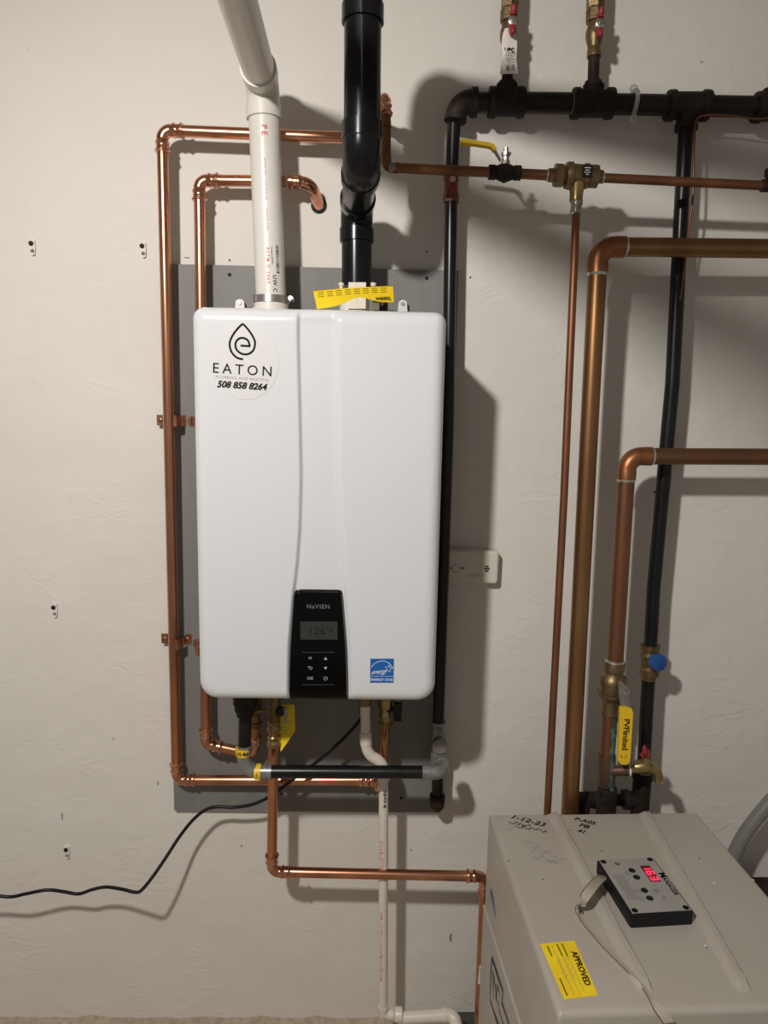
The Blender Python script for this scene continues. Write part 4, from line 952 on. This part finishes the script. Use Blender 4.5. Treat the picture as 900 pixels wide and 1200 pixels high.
# handwriting
def scribble(cx, cy, w, n, amp, seed, slope=.3):
    rnd = random.Random(seed); pts = [(cx+w*i/n, cy+slope*w*i/n+rnd.uniform(-amp, amp)) for i in range(n+1)]
    return [bx(x, y, .0008) for x, y in spline(pts, 3)]
g = G(); hR = (bx(640, 965)-bx(600, 960)).normalized(); hR = (bx(632, 968.5, .0008)-bx(600, 960, .0008)).normalized(); hU = Zu.cross(hR)
def hand(fn): T.part('handwriting', fn, 'ink', label='black marker handwriting on the lid', smooth=0)
hand(text(G(), '1-12-23', .021, bx(618, 961.5, .0008), hR, hU, shear=.3, space=1.1, bold=.0005))
hand(G().ribbon(scribble(596, 964, 26, 16, 2.2, 3, .14), .0016, Zu)); hand(G().ribbon(scribble(603, 967, 38, 22, 1.9, 5, .2), .0016, Zu))
for tx, sz, x, y in (('P-A05', .017, 685, 962), ('PB', .019, 684, 967.8), ('41', .016, 681, 974)): hand(text(G(), tx, sz, bx(x, y, .0008), hR, hU, shear=.3, bold=.0004))
g = G()
for i, (x, y, w) in enumerate(((612, 984, 22), (616, 990, 34), (622, 996, 38), (624, 1002, 34), (640, 1008, 14))): g.ribbon(scribble(x, y, w, 9, 2.4, 20+i, .28), .0007, Zu)
T.part('pencil_handwriting', g, 'inkfaint', label='faint pencil scribble on the lid', smooth=0)
for px, py in ((826.5, 1108.5), (837, 1034.5), (882, 1031)):
    g = G(); c = bx(px, py, .0008); g.prism([c+Vector((.0035*math.cos(a), .0035*math.sin(a), 0))*(1 if i % 2 else .4) for i, a in enumerate([k*math.pi/4 for k in range(8)])], Zu, .0003); T.part('paint_fleck', g, 'whiteink', smooth=0)

for px, py in ((597.5, 972), (596, 1008.5), (636, 1030.5), (705, 997), (668, 972.5), (828, 1110), (819, 1006)):
    c = bx(px, py, .0007); T.part('paint_speck', G().prism([c+Vector((.0016*math.cos(a), .0016*math.sin(a), 0)) for a in (0, 1.2, 2.4, 3.6, 4.9)], Zu, .0003), 'ink', smooth=0)
# ------------------------------------------------------------------ control module on the lid
mh = .024
T = Thing('control_module', 'black and grey control module with red digits on the boiler cabinet lid', 'controller', bx(755, 1040))
mc = [PZ(699, 1007.5, ZT+mh), PZ(766, 1004.5, ZT+mh), PZ(812.5, 1068, ZT+mh), PZ(740, 1072.5, ZT+mh)]
mU = ((mc[1]-mc[0])+(mc[2]-mc[3])).normalized(); mV = ((mc[3]-mc[0])+(mc[2]-mc[1])).normalized(); mC = sum(mc, Vector())/4
mw = ((mc[1]-mc[0]).length+(mc[2]-mc[3]).length)/2; ml = ((mc[3]-mc[0]).length+(mc[2]-mc[1]).length)/2
mV = (mV-mU*mV.dot(mU)).normalized()
ca = T.part('case', soft_slab(mC, mU, -mV, Zu, mw, ml, .004, .002, mh+.001-.0, lambda u, v: 0, 8, 8), 'modblk', smooth=60)
def MC(a, b, dz=.001): return mC+mU*(a-.5)*mw+mV*(b-.5)*ml+Zu*dz     # a across (left-right), b toward viewer
fp = T.part('face_plate', G().prism([MC(.03, .02), MC(.97, .02), MC(.97, .98), MC(.03, .98)][::-1], Zu, .0012), 'module', smooth=0)
for a_, b_ in ((.09, .055), (.91, .055), (.09, .94), (.91, .94)):
    T.part('screw', G().lathe(MC(a_, b_, .0008), Zu, [(0, .0052), (.0008, .0052), (.0008, .003), (.0016, .0026)], 16), 'ink', fp)
for b_ in (.25, .38, .62, .755): T.part('button', G().lathe(MC(.47 if b_ < .5 else .45, b_, .0008), Zu, [(0, .0062), (.0012, .006), (.0018, .004)], 20), 'modblk', fp)
g = G().prism([MC(.655, .17, .0016), MC(.825, .17, .0016), MC(.825, .475, .0016), MC(.655, .475, .0016)][::-1], Zu, .0006)
dp_ = T.part('digit_window', g, 'ledbg', fp, smooth=0)
g = G()
SEG = {'1': 'bc', '6': 'acdefg', '3': 'abcdg'}
def seg7(g, ch, b0_, b1_, a0, a1):   # letter tops point to +a
    am = (a0+a1)/2; S = {'a': [(a1, b0_), (a1, b1_)], 'b': [(a1, b1_), (am, b1_)], 'c': [(am, b1_), (a0, b1_)], 'd': [(a0, b0_), (a0, b1_)], 'e': [(am, b0_), (a0, b0_)], 'f': [(a1, b0_), (am, b0_)], 'g': [(am, b0_), (am, b1_)]}
    for s in SEG[ch]: g.ribbon([MC(*q, .0022) for q in S[s]], .0024, Zu)
seg7(g, '1', .205, .245, .685, .80); seg7(g, '6', .29, .35, .685, .80); seg7(g, '3', .39, .45, .685, .80)
T.part('digits', g, 'led', fp, 'glowing red digits 163', 0)
g = G(); text(g, 'M', .019, MC(.925, .36), mV, mU, bold=.0002); text(g, 'ANAGER', .0115, MC(.915, .565), mV, mU, bold=.0004, space=1.05)
for a_ in (.09, .125, .16, .195, .23):
    for k in range(14): g.ribbon([MC(a_+.03, .30+.033*k), MC(a_+.03, .30+.033*k+.026)], .0009, Zu)
g.ribbon([MC(.30+.035*math.cos(a), .105+.024*math.sin(a)) for a in [2*math.pi*i/20 for i in range(21)]], .0014, Zu); text(g, 'GS', .006, MC(.30, .105), mV, mU, bold=.0002)
for a_, b_ in ((.36, .62), (.33, .755), (.68, .63), (.70, .76), (.62, .635), (.38, .30)): g.ribbon([MC(a_, b_-.05), MC(a_, b_+.04)], .0008, Zu); g.ribbon([MC(a_-.04, b_-.03), MC(a_-.04, b_+.04)], .0008, Zu)
T.part('lettering', g, 'ink', fp, smooth=0)

# ribbon cable
pz = [(708, 1033, .016, 0), (706, 1028.5, .022, 0), (701, 1032, .034, 0), (692, 1042, .040, 0), (684, 1054, .030, 0), (679, 1064, .012, 0), (678, 1071, .0045, 1), (684, 1081, .004, 1), (694, 1093, .004, 1), (706, 1107, .004, 1), (720, 1121, .004, 1), (735, 1136, .004, 1), (748, 1150, .004, 1), (758, 1163, .005, 1), (768, 1178, .004, .6), (778, 1190, .003, .3), (784, 1199, .003, 0)]
cen = [PZ(x, y, ZT+dz) for x, y, dz, _ in pz]; cs = [Vector(p) for p in spline([tuple(p) for p in cen], 6)]
tws = [p[0] for p in spline([(p[3], 0) for p in pz], 6)]
dirs = []
for i, p in enumerate(cs):
    t = (cs[min(i+1, len(cs)-1)]-cs[max(i-1, 0)]).normalized(); flat = Zu.cross(t).normalized(); k = min(1, max(0, tws[i]))
    # leaves the module flat, then stands on its edge along the lid
    dirs.append((flat*(1-k)+Zu*k).normalized()*(.0085-.0050*k))
g = G(); g.ribbonw([p+Zu*.0 for p in cs], dirs); n = len(g.v); g.v += [v+Vector((.0003, .0003, .0005)) for v in g.v[:n]]; g.f += [tuple(n+i for i in reversed(f)) for f in list(g.f)]
T = Thing('ribbon_cable', 'flat grey ribbon cable with red edge looping from the control module', 'cable', cen[6])
T.part('band', g, 'ribbon', smooth=60)
T.part('red_strand', G().sweep([p-d for p, d in zip(cs, dirs)], .0009, 8), 'ribbonred', label='dark red edge strand')

# ------------------------------------------------------------------ grey conduit right of the cabinet
pts_ = [(930, 912, .10), (908, 934, .10), (893, 951, .10), (881, 966, .10), (870, 982, .10), (862, 998, .10), (856, 1016, .10), (852, 1045, .10), (850, 1120, .10)]
wire('flexible_conduit', [P(*p) for p in pts_], .0155, 'conduit', 'grey flexible conduit curving down behind the boiler cabinet at right', 'conduit', 24)
single('floor_block', G().box(P(897, 1040, .10)+Vector((.03, 0, -.04)), .05, .03, .045), 'castiron', 'dark block behind the cabinet at the right edge of the photo', 'block', P(897, 1040, .10)+Vector((.03, 0, -.085)), smooth=0)
